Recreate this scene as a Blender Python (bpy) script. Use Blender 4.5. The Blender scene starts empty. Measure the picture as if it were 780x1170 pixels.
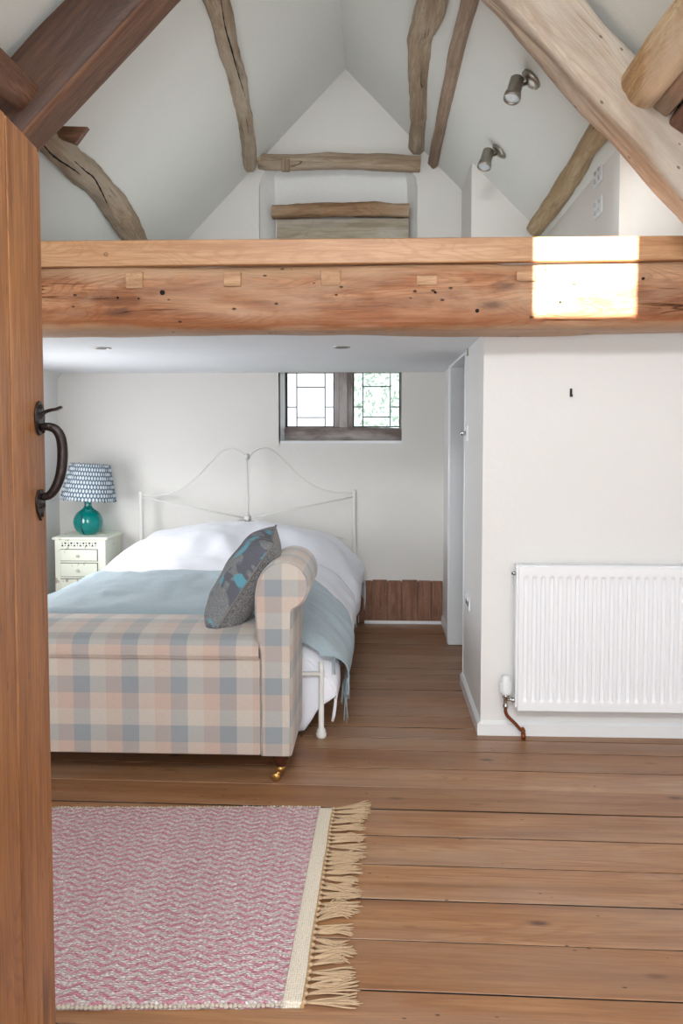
import bpy, bmesh, math, random
from mathutils import Vector, Matrix, noise
R=random.Random(7)
C=bpy.context.scene.collection
V=Vector
# ------------------------------------------------------------------ camera model (image 780x1170)
F=950.;CX=390.;CY=549.;H=1.40
yaw=math.radians(2.4);pit=math.radians(3.1)
cf=V((-math.sin(yaw)*math.cos(pit),math.cos(yaw)*math.cos(pit),-math.sin(pit)))
cr=V((math.cos(yaw),math.sin(yaw),0)); cu=cr.cross(cf)
def ray(px,py): return cf+cr*((px-CX)/F)-cu*((py-CY)/F)
def at(px,py,x=None,y=None,z=None):
    d=ray(px,py)
    t=x/d.x if x is not None else (y/d.y if y is not None else (z-H)/d.z)
    return V((t*d.x,t*d.y,H+t*d.z))
AX,AZ,K=-.227,4.05,1.03          # ridge position and roof slope
def roof(px,py,s,off=0.0):
    d=ray(px,py); t=(AZ-off+s*K*AX-H)/(d.z+s*K*d.x)
    return V((t*d.x,t*d.y,H+t*d.z))
def roofz(x): return AZ-K*abs(x-AX)
# ------------------------------------------------------------------ materials
class N:
    def __init__(s,name):
        s.m=bpy.data.materials.new(name); s.m.use_nodes=True
        s.t=s.m.node_tree; s.n=s.t.nodes; s.l=s.t.links
        s.b=s.n['Principled BSDF']
    def add(s,kind,ins=None,**kw):
        x=s.n.new(kind)
        for k,v in kw.items(): setattr(x,k,v)
        for k,v in (ins or {}).items():
            if isinstance(v,bpy.types.NodeSocket): s.l.new(v,x.inputs[k])
            else: x.inputs[k].default_value=v
        return x
    def attr(s,name='gr'): return s.add('ShaderNodeAttribute',attribute_name=name).outputs['Vector']
    def obj(s): return s.add('ShaderNodeTexCoord').outputs['Object']
    def mul(s,v,sc): return s.add('ShaderNodeVectorMath',{0:v,1:sc},operation='MULTIPLY').outputs[0]
    def noise(s,v,scale=1,detail=4,rough=.55,dist=0): return s.add('ShaderNodeTexNoise',{'Vector':v,'Scale':scale,'Detail':detail,'Roughness':rough,'Distortion':dist}).outputs[0]
    def math(s,op,a,b=0.,c=0.,clamp=False): return s.add('ShaderNodeMath',{0:a,1:b,2:c},operation=op,use_clamp=clamp).outputs[0]
    def ramp(s,f,stops,interp='LINEAR'):
        r=s.add('ShaderNodeValToRGB',{0:f}); e=r.color_ramp; e.interpolation=interp
        while len(e.elements)<len(stops): e.elements.new(.5)
        for q,(p,c) in zip(e.elements,stops):
            q.position=p; q.color=(c if len(c)==4 else (*c,1)) if not isinstance(c,(int,float)) else (c,c,c,1)
        return r.outputs[0]
    def mix(s,f,a,b,mode='MIX'):
        x=s.n.new('ShaderNodeMix'); x.data_type='RGBA'; x.blend_type=mode
        for i,v in ((0,f),(6,a),(7,b)):
            if isinstance(v,bpy.types.NodeSocket): s.l.new(v,x.inputs[i])
            else: x.inputs[i].default_value=v if i==0 else (v if len(v)==4 else (*v,1))
        return x.outputs[2]
    def bump(s,h,st=.3,d=.01):
        o=s.add('ShaderNodeBump',{'Height':h,'Strength':st,'Distance':d}).outputs[0]; s.l.new(o,s.b.inputs['Normal'])
    def set(s,col=None,rough=None,metal=None,**kw):
        for k,v in (('Base Color',col),('Roughness',rough),('Metallic',metal)):
            if v is None: continue
            if isinstance(v,bpy.types.NodeSocket): s.l.new(v,s.b.inputs[k])
            else: s.b.inputs[k].default_value=(*v,1) if isinstance(v,tuple) and len(v)==3 else v
        for k,v in kw.items(): s.b.inputs[k.replace('_',' ')].default_value=v
        return s.m
def srgb(r,g,b):
    f=lambda c:(c/255/12.92) if c<=10 else ((c/255+.055)/1.055)**2.4
    return (f(r),f(g),f(b))
def wood(name,dark,mid,light,rough=.6,zones=None,crack=.0,grain=1.0,knots=.5,bump=.3,patchy=None,contrast=1.0,holes=0,distance=.004):
    n=N(name); v=n.attr()
    a=n.noise(n.mul(v,(1.1*grain,11*grain,11*grain)),1,8,.68,.5)
    base=n.ramp(a,[(.5-.2/contrast,dark),(.5,mid),(.5+.2/contrast,light)])
    b=n.noise(n.mul(v,(1.0*grain,5.*grain,5.*grain)),1,2,.4,.35)
    rings=n.math('SINE',n.math('MULTIPLY',b,170))
    rf=n.ramp(rings,[(.3,0.),(.95,1.)])
    rf=n.math('MULTIPLY',rf,n.ramp(n.noise(n.mul(v,(2,12,12)),1,3),[(.35,.25),(.6,1.)]))
    base=n.mix(n.math('MULTIPLY',rf,.40*contrast),base,dark)
    f=n.noise(n.mul(v,(4,75,75)),1,5,.75)
    base=n.mix(n.ramp(f,[(.38,.6),(.56,0.)]),base,dark)
    if patchy:
        p=n.noise(n.mul(v,(1.3,3.5,3.5)),1,5,.6,.4)
        base=n.mix(n.ramp(p,[(.45,0.),(.66,.8)]),base,patchy)
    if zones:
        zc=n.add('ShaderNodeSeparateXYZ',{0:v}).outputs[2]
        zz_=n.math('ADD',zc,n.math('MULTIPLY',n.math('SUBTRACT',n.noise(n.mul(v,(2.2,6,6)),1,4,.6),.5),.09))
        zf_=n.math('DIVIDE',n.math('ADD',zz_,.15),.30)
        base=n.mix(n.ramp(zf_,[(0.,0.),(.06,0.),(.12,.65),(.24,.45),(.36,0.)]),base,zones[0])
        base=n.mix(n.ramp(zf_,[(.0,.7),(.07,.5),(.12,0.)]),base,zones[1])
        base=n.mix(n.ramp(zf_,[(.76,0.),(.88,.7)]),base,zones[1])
    if knots:
        vo=n.add('ShaderNodeTexVoronoi',{'Vector':n.mul(v,(2.6,8,8)),'Scale':1.0,'Randomness':1.0}).outputs['Distance']
        k=n.ramp(vo,[(.06,knots),(.12,knots*.6),(.2,0.)])
        base=n.mix(k,base,tuple(c*.45 for c in dark))
    h=n.math('ADD',n.math('MULTIPLY',rf,-.25),f)
    if crack:
        c=n.noise(n.mul(v,(1.2,15,15)),1,2,.5,.4)
        d=n.math('ABSOLUTE',n.math('SUBTRACT',c,.5))
        cm=n.math('MULTIPLY',n.ramp(d,[(.0,1.),(.010,0.)]),n.ramp(n.noise(n.mul(v,(2,7,7)),1,2),[(.56,0.),(.63,crack)]))
        base=n.mix(cm,base,tuple(c*.2 for c in dark)); h=n.math('SUBTRACT',h,n.math('MULTIPLY',cm,2.))
    if holes:
        vo=n.add('ShaderNodeTexVoronoi',{'Vector':n.mul(v,(14,26,26)),'Scale':1.0}).outputs['Distance']
        hm=n.math('MULTIPLY',n.ramp(vo,[(.09,1.),(.14,0.)]),n.ramp(n.noise(n.mul(v,(5,9,9)),1,1),[(.56,0.),(.58,holes)]))
        base=n.mix(hm,base,tuple(c*.12 for c in dark)); h=n.math('SUBTRACT',h,hm)
    n.bump(h,bump,distance)
    return n.set(base,rough)
def plain(name,col,rough=.5,metal=0.,bump=0,bs=60,var=.0,**kw):
    n=N(name)
    o=n.obj(); nz=n.noise(o,bs,4,.6)
    c=n.mix(n.ramp(nz,[(.3,var),(.7,0.)]),col,tuple(x*.6 for x in col)) if var else col
    if bump: n.bump(nz,bump,.004)
    return n.set(c,rough,metal,**kw)
def plaster(name,col,st=.25):
    n=N(name); o=n.obj()
    a=n.noise(o,1.3,4,.5); b=n.noise(o,7,5,.6); d=n.noise(o,90,3,.6)
    c=n.mix(n.ramp(a,[(.35,.35),(.65,0.)]),col,tuple(x*.93 for x in col))
    n.bump(n.math('ADD',n.math('MULTIPLY',b,3.),n.math('MULTIPLY',d,.35)),st,.006)
    return n.set(c,.85)
M={}
M['wall']=plaster('wall_plaster',srgb(226,225,223))
M['roof']=plaster('roof_plaster',srgb(222,223,218))
M['ceil']=plaster('ceiling_paint',srgb(226,228,230),.08)
M['gable']=plaster('gable_plaster',srgb(226,223,218))
M['lime']=plaster('limewashed_plaster',srgb(236,236,234),.9)
M['gloss']=plain('white_gloss_paint',srgb(228,230,232),.3,bump=.03)
M['floorwood']=None
M['oakboard']=wood('planed_oak',srgb(160,112,74),srgb(190,146,106),srgb(204,164,126),.45,grain=1.3,knots=0,bump=.12)
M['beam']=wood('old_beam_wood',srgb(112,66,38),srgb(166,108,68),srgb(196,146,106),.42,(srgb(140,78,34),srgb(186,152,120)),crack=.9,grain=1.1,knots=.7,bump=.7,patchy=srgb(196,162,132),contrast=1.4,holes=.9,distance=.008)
M['insert']=wood('repair_block_wood',srgb(144,104,72),srgb(184,144,106),srgb(204,168,130),.6,knots=0,grain=2)
M['darkbeam']=wood('dark_sawn_timber',srgb(46,28,18),srgb(80,50,33),srgb(104,70,48),.6,knots=.8,bump=.3,grain=.9)
M['darkunder']=wood('dark_timber_edge',srgb(78,50,37),srgb(122,86,64),srgb(146,108,84),.6,knots=.3,bump=.4,grain=1.3)
M['palebeam']=wood('limewashed_timber',srgb(134,112,92),srgb(168,148,128),srgb(186,170,152),.7,crack=.4,knots=.15,bump=.6,patchy=srgb(182,172,160),holes=.7)
M['grey']=wood('weathered_purlin',srgb(130,108,86),srgb(172,150,126),srgb(196,178,154),.75,crack=.9,grain=1.2,knots=.4,bump=.9,patchy=srgb(186,172,154),distance=.008)
M['tan']=wood('tan_log',srgb(146,118,84),srgb(184,158,122),srgb(202,180,148),.7,crack=.2,grain=1.1,knots=.4,bump=.6,holes=.6)
M['orange']=wood('golden_log',srgb(140,106,68),srgb(188,152,106),srgb(212,186,146),.6,crack=.3,grain=1.6,knots=.5,bump=1.,patchy=srgb(212,196,170),holes=.5)
M['brown']=wood('brown_timber',srgb(120,98,80),srgb(158,134,114),srgb(178,156,136),.7,crack=.3,knots=.3)
M['lintel']=wood('dark_old_lintel',srgb(116,84,58),srgb(160,124,90),srgb(186,156,124),.75,crack=.9,knots=.3,bump=.9,patchy=srgb(186,164,138),contrast=1.1)
M['sillwood']=wood('faded_board',srgb(140,126,106),srgb(176,164,144),srgb(196,186,170),.8,crack=.6,knots=0,bump=.6,patchy=srgb(200,196,186))
M['doorwood']=wood('pine_door',srgb(104,62,32),srgb(160,105,61),srgb(184,130,84),.42,crack=.5,grain=1.3,knots=.6,bump=.25,holes=.35)
M['winframe']=wood('aged_window_frame',srgb(98,84,78),srgb(140,126,120),srgb(182,172,168),.8,crack=0,knots=.3,bump=.6,patchy=srgb(200,194,192),contrast=1.1)
M['panel']=wood('brown_dado_boards',srgb(104,70,52),srgb(150,106,84),srgb(172,128,104),.7,crack=.4,grain=2,knots=.5,bump=.5)
def floor_mat():
    n=N('floor_boards'); v=n.attr()
    base=n.ramp(n.noise(n.mul(v,(.8,14,14)),1,6,.6,.5),[(.3,srgb(126,84,52)),(.5,srgb(164,119,80)),(.7,srgb(188,145,104))])
    b=n.noise(n.mul(v,(.6,6.5,6.5)),1,2,.4,.3)
    rf=n.ramp(n.math('SINE',n.math('MULTIPLY',b,190)),[(.3,0.),(.95,1.)])
    rf=n.math('MULTIPLY',rf,n.ramp(n.noise(n.mul(v,(1.5,8,8)),1,3),[(.35,.2),(.62,1.)]))
    base=n.mix(n.math('MULTIPLY',rf,.6),base,srgb(146,92,56))
    f=n.noise(n.mul(v,(5,110,110)),1,5,.75)
    base=n.mix(n.ramp(f,[(.38,.5),(.57,0.)]),base,srgb(120,80,52))
    p=n.noise(n.mul(v,(.7,2.2,2.2)),1,4,.6)
    base=n.mix(n.ramp(p,[(.46,0.),(.7,.45)]),base,srgb(172,156,142))
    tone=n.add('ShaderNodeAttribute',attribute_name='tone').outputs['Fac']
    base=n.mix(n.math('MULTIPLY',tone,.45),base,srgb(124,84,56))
    vo=n.add('ShaderNodeTexVoronoi',{'Vector':n.mul(v,(3.4,8,8)),'Scale':1.0}).outputs['Distance']
    base=n.mix(n.ramp(vo,[(.05,.85),(.09,.45),(.15,0.)]),base,srgb(72,42,26))
    vo2=n.add('ShaderNodeTexVoronoi',{'Vector':n.mul(v,(11,22,22)),'Scale':1.0}).outputs['Distance']
    base=n.mix(n.math('MULTIPLY',n.ramp(vo2,[(.05,1.),(.09,0.)]),n.ramp(n.noise(n.mul(v,(3,6,6)),1,1),[(.5,0.),(.52,.9)])),base,srgb(58,36,24))
    n.bump(n.math('ADD',f,n.math('MULTIPLY',rf,-.3)),.35,.002)
    return n.set(base,n.ramp(n.noise(v,3,3),[(.3,.33),(.7,.5)]))
M['floorwood']=floor_mat()
M['void']=plain('dark_gap',(.01,.007,.005),.95)
def plaid(name,attr='gr'):
    n=N(name); v=n.attr(attr)
    sx=n.add('ShaderNodeSeparateXYZ',{0:v})
    P=.198
    def stripes(s):
        fr=n.math('FRACT',n.math('DIVIDE',s,P))
        return n.ramp(fr,[(0.,srgb(136,143,148)),(.34,srgb(190,181,171)),(.67,srgb(186,163,150))],'CONSTANT')
    a=stripes(sx.outputs[0]); b=stripes(sx.outputs[1])
    c=n.mix(.5,a,b)
    w=n.noise(n.mul(v,(500,60,60)),1,2,.6); w2=n.noise(n.mul(v,(60,500,60)),1,2,.6)
    ww=n.math('ADD',w,w2)
    c=n.mix(n.ramp(ww,[(.8,.2),(1.1,0.)]),c,srgb(130,132,132))
    n.bump(ww,.25,.002)
    return n.set(c,.9,Sheen_Weight=.3)
M['plaid']=plaid('plaid_upholstery')
def cloth(name,col,col2,scale=220,st=.4,wr=0.,var=.3):
    n=N(name); o=n.obj()
    a=n.noise(n.mul(o,(1,1,1)),scale,3,.7); b=n.noise(o,6,4,.6)
    c=n.mix(n.ramp(a,[(.4,var),(.62,0.)]),col,col2)
    n.bump(n.math('ADD',n.math('MULTIPLY',b,wr),a),st,.004)
    return n.set(c,.95,Sheen_Weight=.25)
M['duvet']=cloth('white_cotton',srgb(232,233,240),srgb(206,208,222),240,.12,.0,.12)
M['throw']=cloth('blue_wool_throw',srgb(172,189,197),srgb(134,154,166),240,.7,1.5,.55)
M['chenille']=cloth('grey_chenille',srgb(140,138,136),srgb(74,74,78),170,.9,.5,.9)
def cushion_mat():
    n=N('patterned_chenille'); o=n.obj()
    a=n.noise(o,260,3,.7)
    c=n.mix(n.ramp(a,[(.4,.7),(.62,0.)]),srgb(142,144,146),srgb(80,82,88))
    w=n.noise(o,9,2,.5,.4); w2=n.noise(n.add('ShaderNodeVectorMath',{0:o,1:(3.3,1.7,5.)},operation='ADD').outputs[0],9,2,.5,.4)
    c=n.mix(n.ramp(w,[(.54,0.),(.56,.85)]),c,srgb(88,90,102))
    c=n.mix(n.ramp(w2,[(.60,0.),(.62,.9)]),c,srgb(96,160,178))
    n.bump(a,.8,.004); return n.set(c,.95)
M['cushion']=cushion_mat()
M['piping']=plain('grey_piping',srgb(120,118,116),.9,bump=.3,bs=300)
M['teal']=plain('teal_glass',srgb(0,150,146),.04,Transmission_Weight=.55,IOR=1.25,Coat_Weight=.8)
def shade_mat():
    n=N('printed_lampshade'); v=n.attr()
    s=n.add('ShaderNodeSeparateXYZ',{0:v})
    row=n.math('MULTIPLY',s.outputs[1],33.)       # rows up the shade
    rf=n.math('FRACT',row)
    col=n.math('ADD',n.math('MULTIPLY',s.outputs[0],50.),n.math('MULTIPLY',n.math('FLOOR',row),.5))
    cfx=n.math('ABSOLUTE',n.math('SUBTRACT',n.math('FRACT',col),.5))
    d=n.math('ADD',n.math('POWER',n.math('MULTIPLY',cfx,2.2),2.),n.math('POWER',n.math('MULTIPLY',n.math('SUBTRACT',rf,.42),1.75),2.))
    nz=n.noise(v,160,2,.5)
    c=n.ramp(n.math('ADD',d,n.math('MULTIPLY',nz,.4)),[(.5,srgb(196,203,206)),(.8,srgb(146,161,172)),(1.,srgb(74,90,106))])
    return n.set(c,.85)
M['shade']=shade_mat()
def mint_mat():
    n=N('distressed_mint_paint'); o=n.obj()
    w=n.noise(o,14,6,.75,.3); g=n.add('ShaderNodeNewGeometry').outputs['Pointiness']
    c=n.mix(n.ramp(n.noise(o,5,3),[(.4,0.),(.6,.4)]),srgb(228,231,216),srgb(212,216,198))
    c=n.mix(n.ramp(w,[(.62,0.),(.65,.8)]),c,srgb(132,116,96))
    n.bump(w,.2,.003); return n.set(c,.55)
M['mint']=mint_mat()
M['cut']=plain('dark_fretwork_opening',srgb(48,46,40),.9)
M['iron']=plain('black_wrought_iron',srgb(38,30,28),.38,.6,bump=.8,bs=55)
M['bedmetal']=plain('white_painted_iron',srgb(220,219,214),.35,bump=.1)
M['rad']=plain('radiator_enamel',srgb(236,238,242),.28)
M['chrome']=plain('chrome',srgb(190,190,190),.2,1.)
M['steel']=plain('brushed_steel',srgb(164,158,148),.35,1.,bump=.1)
M['brass']=plain('aged_brass',srgb(180,140,80),.35,.9)
M['mahog']=plain('dark_mahogany',srgb(64,30,20),.25)
M['copper']=plain('tarnished_copper',srgb(140,78,48),.45,.7,bump=.3,var=.4)
M['plast']=plain('white_plastic',srgb(232,234,236),.35)
M['lens']=plain('lamp_lens',srgb(196,200,204),.25,.1)
M['lead']=plain('lead_came',srgb(44,46,48),.6,.3)
def glass_mat(name,tint,n2,amt):
    n=N(name); o=n.obj()
    t=n.add('ShaderNodeBsdfTransparent')
    v=n.noise(o,38,5,.7)
    c=n.mix(n.ramp(v,[(.42,0.),(.6,amt)]),tint,n2); n.l.new(c,t.inputs[0])
    n.set((.85,.9,.9),.5,Transmission_Weight=.5); n.bump(v,.5,.01)
    m=n.add('ShaderNodeMixShader',{0:.28}); n.l.new(t.outputs[0],m.inputs[1]); n.l.new(n.b.outputs[0],m.inputs[2])
    n.l.new(m.outputs[0],n.n['Material Output'].inputs[0]); return n.m
M['glass1']=glass_mat('pale_obscure_glass',(1,1,1),(.86,.88,.9),.5)
M['glass2']=glass_mat('green_obscure_glass',(.93,.99,.96),(.74,.84,.82),.7)
def leaf_mat():
    n=N('hedge_leaves'); r=n.noise(n.obj(),5,3)
    return n.set(n.ramp(r,[(.35,srgb(150,176,140)),(.65,srgb(198,214,184))]),.7)
M['leaf']=leaf_mat()
M['grass']=plain('garden_ground',srgb(150,160,130),.9)
def rug_mat():
    n=N('pink_chevron_weave'); v=n.attr(); s=n.add('ShaderNodeSeparateXYZ',{0:v})
    X,Y=s.outputs[0],s.outputs[1]
    wob=n.math('MULTIPLY',n.math('SUBTRACT',n.noise(v,22,3,.6),.5),.016)
    tri=n.math('PINGPONG',X,.034)
    t=n.math('ADD',n.math('ADD',Y,n.math('MULTIPLY',tri,.62)),wob)
    fr=n.math('FRACT',n.math('DIVIDE',t,.031))
    st=n.ramp(n.math('ABSOLUTE',n.math('SUBTRACT',fr,.5)),[(.24,0.),(.30,1.)])
    # yarn knots
    vo=n.add('ShaderNodeTexVoronoi',{'Vector':n.mul(v,(85,150,1)),'Scale':1.0,'Randomness':.65})
    sp=n.ramp(n.add('ShaderNodeSeparateXYZ',{0:vo.outputs['Color']}).outputs[0],[(.32,1.),(.36,0.)])
    sp2=n.ramp(n.add('ShaderNodeSeparateXYZ',{0:vo.outputs['Color']}).outputs[1],[(.8,0.),(.84,1.)])
    pink=n.mix(n.noise(v,40,2),srgb(204,128,150),srgb(222,160,176)); cream=srgb(228,219,215)
    f=n.math('MULTIPLY',st,n.math('SUBTRACT',1.,n.math('MULTIPLY',sp,.55)))
    f=n.math('MAXIMUM',f,n.math('MULTIPLY',sp2,.55))
    c=n.mix(f,cream,pink)
    d=n.ramp(vo.outputs['Distance'],[(.3,1.),(.62,0.)])
    c=n.mix(n.math('MULTIPLY',n.math('SUBTRACT',1.,d),.5),c,srgb(132,96,100))
    n.bump(d,.9,.006); return n.set(c,.95)
M['rug']=rug_mat()
def band_mat():
    n=N('cream_woven_band'); v=n.attr()
    vo=n.add('ShaderNodeTexVoronoi',{'Vector':n.mul(v,(170,170,1)),'Scale':1.0,'Randomness':.3})
    c=n.mix(n.ramp(vo.outputs['Distance'],[(.3,0.),(.7,.6)]),srgb(226,216,200),srgb(160,144,122))
    n.bump(vo.outputs['Distance'],-.5,.004) if False else n.bump(n.math('SUBTRACT',1.,vo.outputs['Distance']),.6,.004)
    return n.set(c,.95)
M['band']=band_mat()
M['jute']=plain('tan_jute_fringe',srgb(190,162,130),.9,bump=.4,bs=300,var=.45)
M['jutestr']=plain('jute_edge',srgb(176,142,98),.9,bump=.4,bs=300,var=.3)
# ------------------------------------------------------------------ mesh helpers
class MB:
    """collects geometry, each with the 'gr' attribute giving grain/fabric coordinates"""
    def __init__(s):
        s.v=[];s.f=[];s.g=[];s.sm=[];s.mi=[];s.tn=[]
    def raw(s,vs,fs,gs=None,smooth=False,mi=0,tone=0.):
        o=len(s.v); s.v+= [tuple(v) for v in vs]; s.g+=[tuple(g) for g in (gs or vs)]
        s.tn+=[tone]*len(vs)
        s.f+=[tuple(i+o for i in f) for f in fs]; s.sm+=[smooth]*len(fs); s.mi+=[mi]*len(fs)
    def box(s,lo,hi,M4=None,grain=0,off=None,mi=0,smooth=False,tone=0.):
        lo,hi=V(lo),V(hi)
        vs=[V((x,y,z)) for x in (lo.x,hi.x) for y in (lo.y,hi.y) for z in (lo.z,hi.z)]
        off=off if off is not None else V((R.uniform(0,40),R.uniform(0,40),R.uniform(0,40)))
        gs=[V((v[grain],v[(grain+1)%3],v[(grain+2)%3]))+off for v in vs]
        if M4: vs=[M4@v for v in vs]
        s.raw(vs,[(0,1,3,2),(4,6,7,5),(0,4,5,1),(2,3,7,6),(0,2,6,4),(1,5,7,3)],gs,smooth,mi,tone)
    def prism(s,poly,axis,a,b,grain=0,off=None,mi=0):
        """poly: 2-D points in the two other axes order (x,z) for axis y, (y,z) for x, (x,y) for z"""
        def p3(p,t):
            return V((p[0],t,p[1])) if axis=='y' else (V((t,p[0],p[1])) if axis=='x' else V((p[0],p[1],t)))
        n=len(poly); vs=[p3(p,a) for p in poly]+[p3(p,b) for p in poly]
        off=off if off is not None else V((R.uniform(0,40),R.uniform(0,40),R.uniform(0,40)))
        fs=[tuple(range(n))[::-1],tuple(range(n,2*n))]+[(i,(i+1)%n,(i+1)%n+n,i+n) for i in range(n)]
        gs=[V((v[grain],v[(grain+1)%3],v[(grain+2)%3]))+off for v in vs]
        s.raw(vs,fs,gs,False,mi)
    def tube(s,pts,r,seg=10,caps=True,mi=0,M4=None):
        pts=[V(p) for p in pts]; n=len(pts); rs=r if isinstance(r,(list,tuple)) else [r]*n
        up=V((0,0,1)); prev=None; vs=[];gs=[];L=0
        off=V((R.uniform(0,40),R.uniform(0,40),R.uniform(0,40)))
        for i,p in enumerate(pts):
            t=(pts[min(i+1,n-1)]-pts[max(i-1,0)]).normalized()
            if prev is None:
                a=t.orthogonal().normalized()
            else:
                a=(prev-t*prev.dot(t)).normalized()
            prev=a; b=t.cross(a)
            if i: L+=(p-pts[i-1]).length
            for k in range(seg):
                q=2*math.pi*k/seg; w=a*math.cos(q)*rs[i]+b*math.sin(q)*rs[i]
                vs.append(p+w); gs.append(off+V((L,math.cos(q)*rs[i],math.sin(q)*rs[i])))
        fs=[(i*seg+k,i*seg+(k+1)%seg,(i+1)*seg+(k+1)%seg,(i+1)*seg+k) for i in range(n-1) for k in range(seg)]
        if caps: fs+=[tuple(range(seg))[::-1],tuple(range((n-1)*seg,n*seg))]
        if M4: vs=[M4@v for v in vs]
        s.raw(vs,fs,gs,True,mi)
    def lathe(s,prof,c=(0,0,0),seg=32,M4=None,mi=0,gsc=1.):
        vs=[];gs=[];c=V(c)
        for r,z in prof:
            for k in range(seg+1):
                q=2*math.pi*k/seg; vs.append(V((r*math.cos(q),r*math.sin(q),z))+c); gs.append((q/(2*math.pi)*gsc,z,0))
        w=seg+1
        fs=[(i*w+k,i*w+k+1,(i+1)*w+k+1,(i+1)*w+k) for i in range(len(prof)-1) for k in range(seg)]
        if M4: vs=[M4@v for v in vs]
        s.raw(vs,fs,gs,True,mi)
    def grid(s,nu,nv,fn,gfn=None,smooth=True,mi=0,thick=0):
        vs=[V(fn(i/nu,j/nv)) for j in range(nv+1) for i in range(nu+1)]
        gs=[gfn(i/nu,j/nv) for j in range(nv+1) for i in range(nu+1)] if gfn else None
        w=nu+1
        fs=[(j*w+i,j*w+i+1,(j+1)*w+i+1,(j+1)*w+i) for j in range(nv) for i in range(nu)]
        s.raw(vs,fs,gs,smooth,mi)
    def build(s,name,mats,parent=None,bevel=0,bseg=2,merge=False,angle=.6):
        me=bpy.data.meshes.new(name); me.from_pydata(s.v,[],s.f)
        at_=me.attributes.new('gr','FLOAT_VECTOR','POINT'); at_.data.foreach_set('vector',[c for g in s.g for c in g])
        tn=me.attributes.new('tone','FLOAT','POINT'); tn.data.foreach_set('value',s.tn)
        for m in (mats if isinstance(mats,(list,tuple)) else [mats]): me.materials.append(m)
        me.polygons.foreach_set('use_smooth',s.sm); me.polygons.foreach_set('material_index',s.mi)
        bm=bmesh.new(); bm.from_mesh(me)
        if merge: bmesh.ops.remove_doubles(bm,verts=bm.verts,dist=1e-5)
        bmesh.ops.recalc_face_normals(bm,faces=bm.faces); bm.to_mesh(me); bm.free(); me.update()
        o=bpy.data.objects.new(name,me); C.objects.link(o)
        if parent: o.parent=parent; o.matrix_parent_inverse=parent.matrix_basis.inverted()
        if bevel:
            b=o.modifiers.new('bevel','BEVEL'); b.width=bevel; b.segments=bseg; b.limit_method='ANGLE'; b.angle_limit=.7
            b.harden_normals=False
            for p in me.polygons: p.use_smooth=True
            w=o.modifiers.new('wn','WEIGHTED_NORMAL'); w.keep_sharp=True
        return o
def tag(o,label=None,cat=None,group=None,kind=None):
    for k,v in (('label',label),('category',cat),('group',group),('kind',kind)):
        if v: o[k]=v
    return o
def thing(name,label,cat,loc=(0,0,0),group=None,kind=None):
    o=bpy.data.objects.new(name,None); C.objects.link(o); o.location=loc; o.empty_display_size=.1
    return tag(o,label,cat,group,kind)
def cat(pts,n):
    """Catmull-Rom resample"""
    pts=[V(p) for p in pts]; P=[pts[0]*2-pts[1]]+pts+[pts[-1]*2-pts[-2]]; out=[]
    m=len(pts)-1
    for q in range(n+1):
        t=q/n*m; i=min(int(t),m-1); t-=i; a,b,c,d=P[i:i+4]
        out.append(.5*((2*b)+(c-a)*t+(2*a-5*b+4*c-d)*t*t+(3*b-a-3*c+d)*t**3))
    return out
def lerpl(l,t):
    t*=len(l)-1; i=min(int(t),len(l)-2); return l[i]+(l[i+1]-l[i])*(t-i)
def timber(mb,path,side,ra,rb,sq=2.,amp=.006,freq=4.,seg=28,n=60,seed=None,mi=0,fine=.0):
    """irregular timber: section half-widths ra (along side) and rb; sq = squareness exponent"""
    seed=seed if seed is not None else R.uniform(0,99)
    pts=cat(path,n); ra=ra if isinstance(ra,list) else [ra,ra]; rb=rb if isinstance(rb,list) else [rb,rb]
    side=V(side); vs=[];gs=[];L=0
    for i,p in enumerate(pts):
        t=(pts[min(i+1,n)]-pts[max(i-1,0)]).normalized()
        a=(side-t*side.dot(t)).normalized(); b=t.cross(a)
        if i: L+=(p-pts[i-1]).length
        A=lerpl(ra,i/n);B=lerpl(rb,i/n)
        for k in range(seg):
            q=2*math.pi*(k+.5)/seg; c,s_=math.cos(q),math.sin(q)
            m=(abs(c)**sq+abs(s_)**sq)**(-1/sq)
            nz=noise.noise(V((L*freq*.6+seed,c*1.3,s_*1.3)))*amp*1.6+noise.noise(V((L*freq*2.2+seed,c*3+9,s_*3)))*amp*.6
            if fine: nz+=noise.noise(V((L*3+seed,c*14,s_*14)))*fine
            w=a*(c*m*(A+nz))+b*(s_*m*(B+nz))
            vs.append(p+w); gs.append(V((L+seed,c*m*A+seed,s_*m*B)))
    fs=[(i*seg+k,i*seg+(k+1)%seg,(i+1)*seg+(k+1)%seg,(i+1)*seg+k) for i in range(n) for k in range(seg)]
    fs+=[tuple(range(seg))[::-1],tuple(range(n*seg,(n+1)*seg))]
    mb.raw(vs,fs,gs,True,mi)
def sh(o,ang=40):
    me=o.data
    me.set_sharp_from_angle(angle=math.radians(ang)); return o
# ------------------------------------------------------------------ ROOM SHELL
XL,XR,YB,YN=-2.39,2.02,6.17,-1.0
YW=3.855           # wall with the radiator
XS=.49             # side wall of the bed alcove
CZ=1.865           # low ceiling
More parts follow.
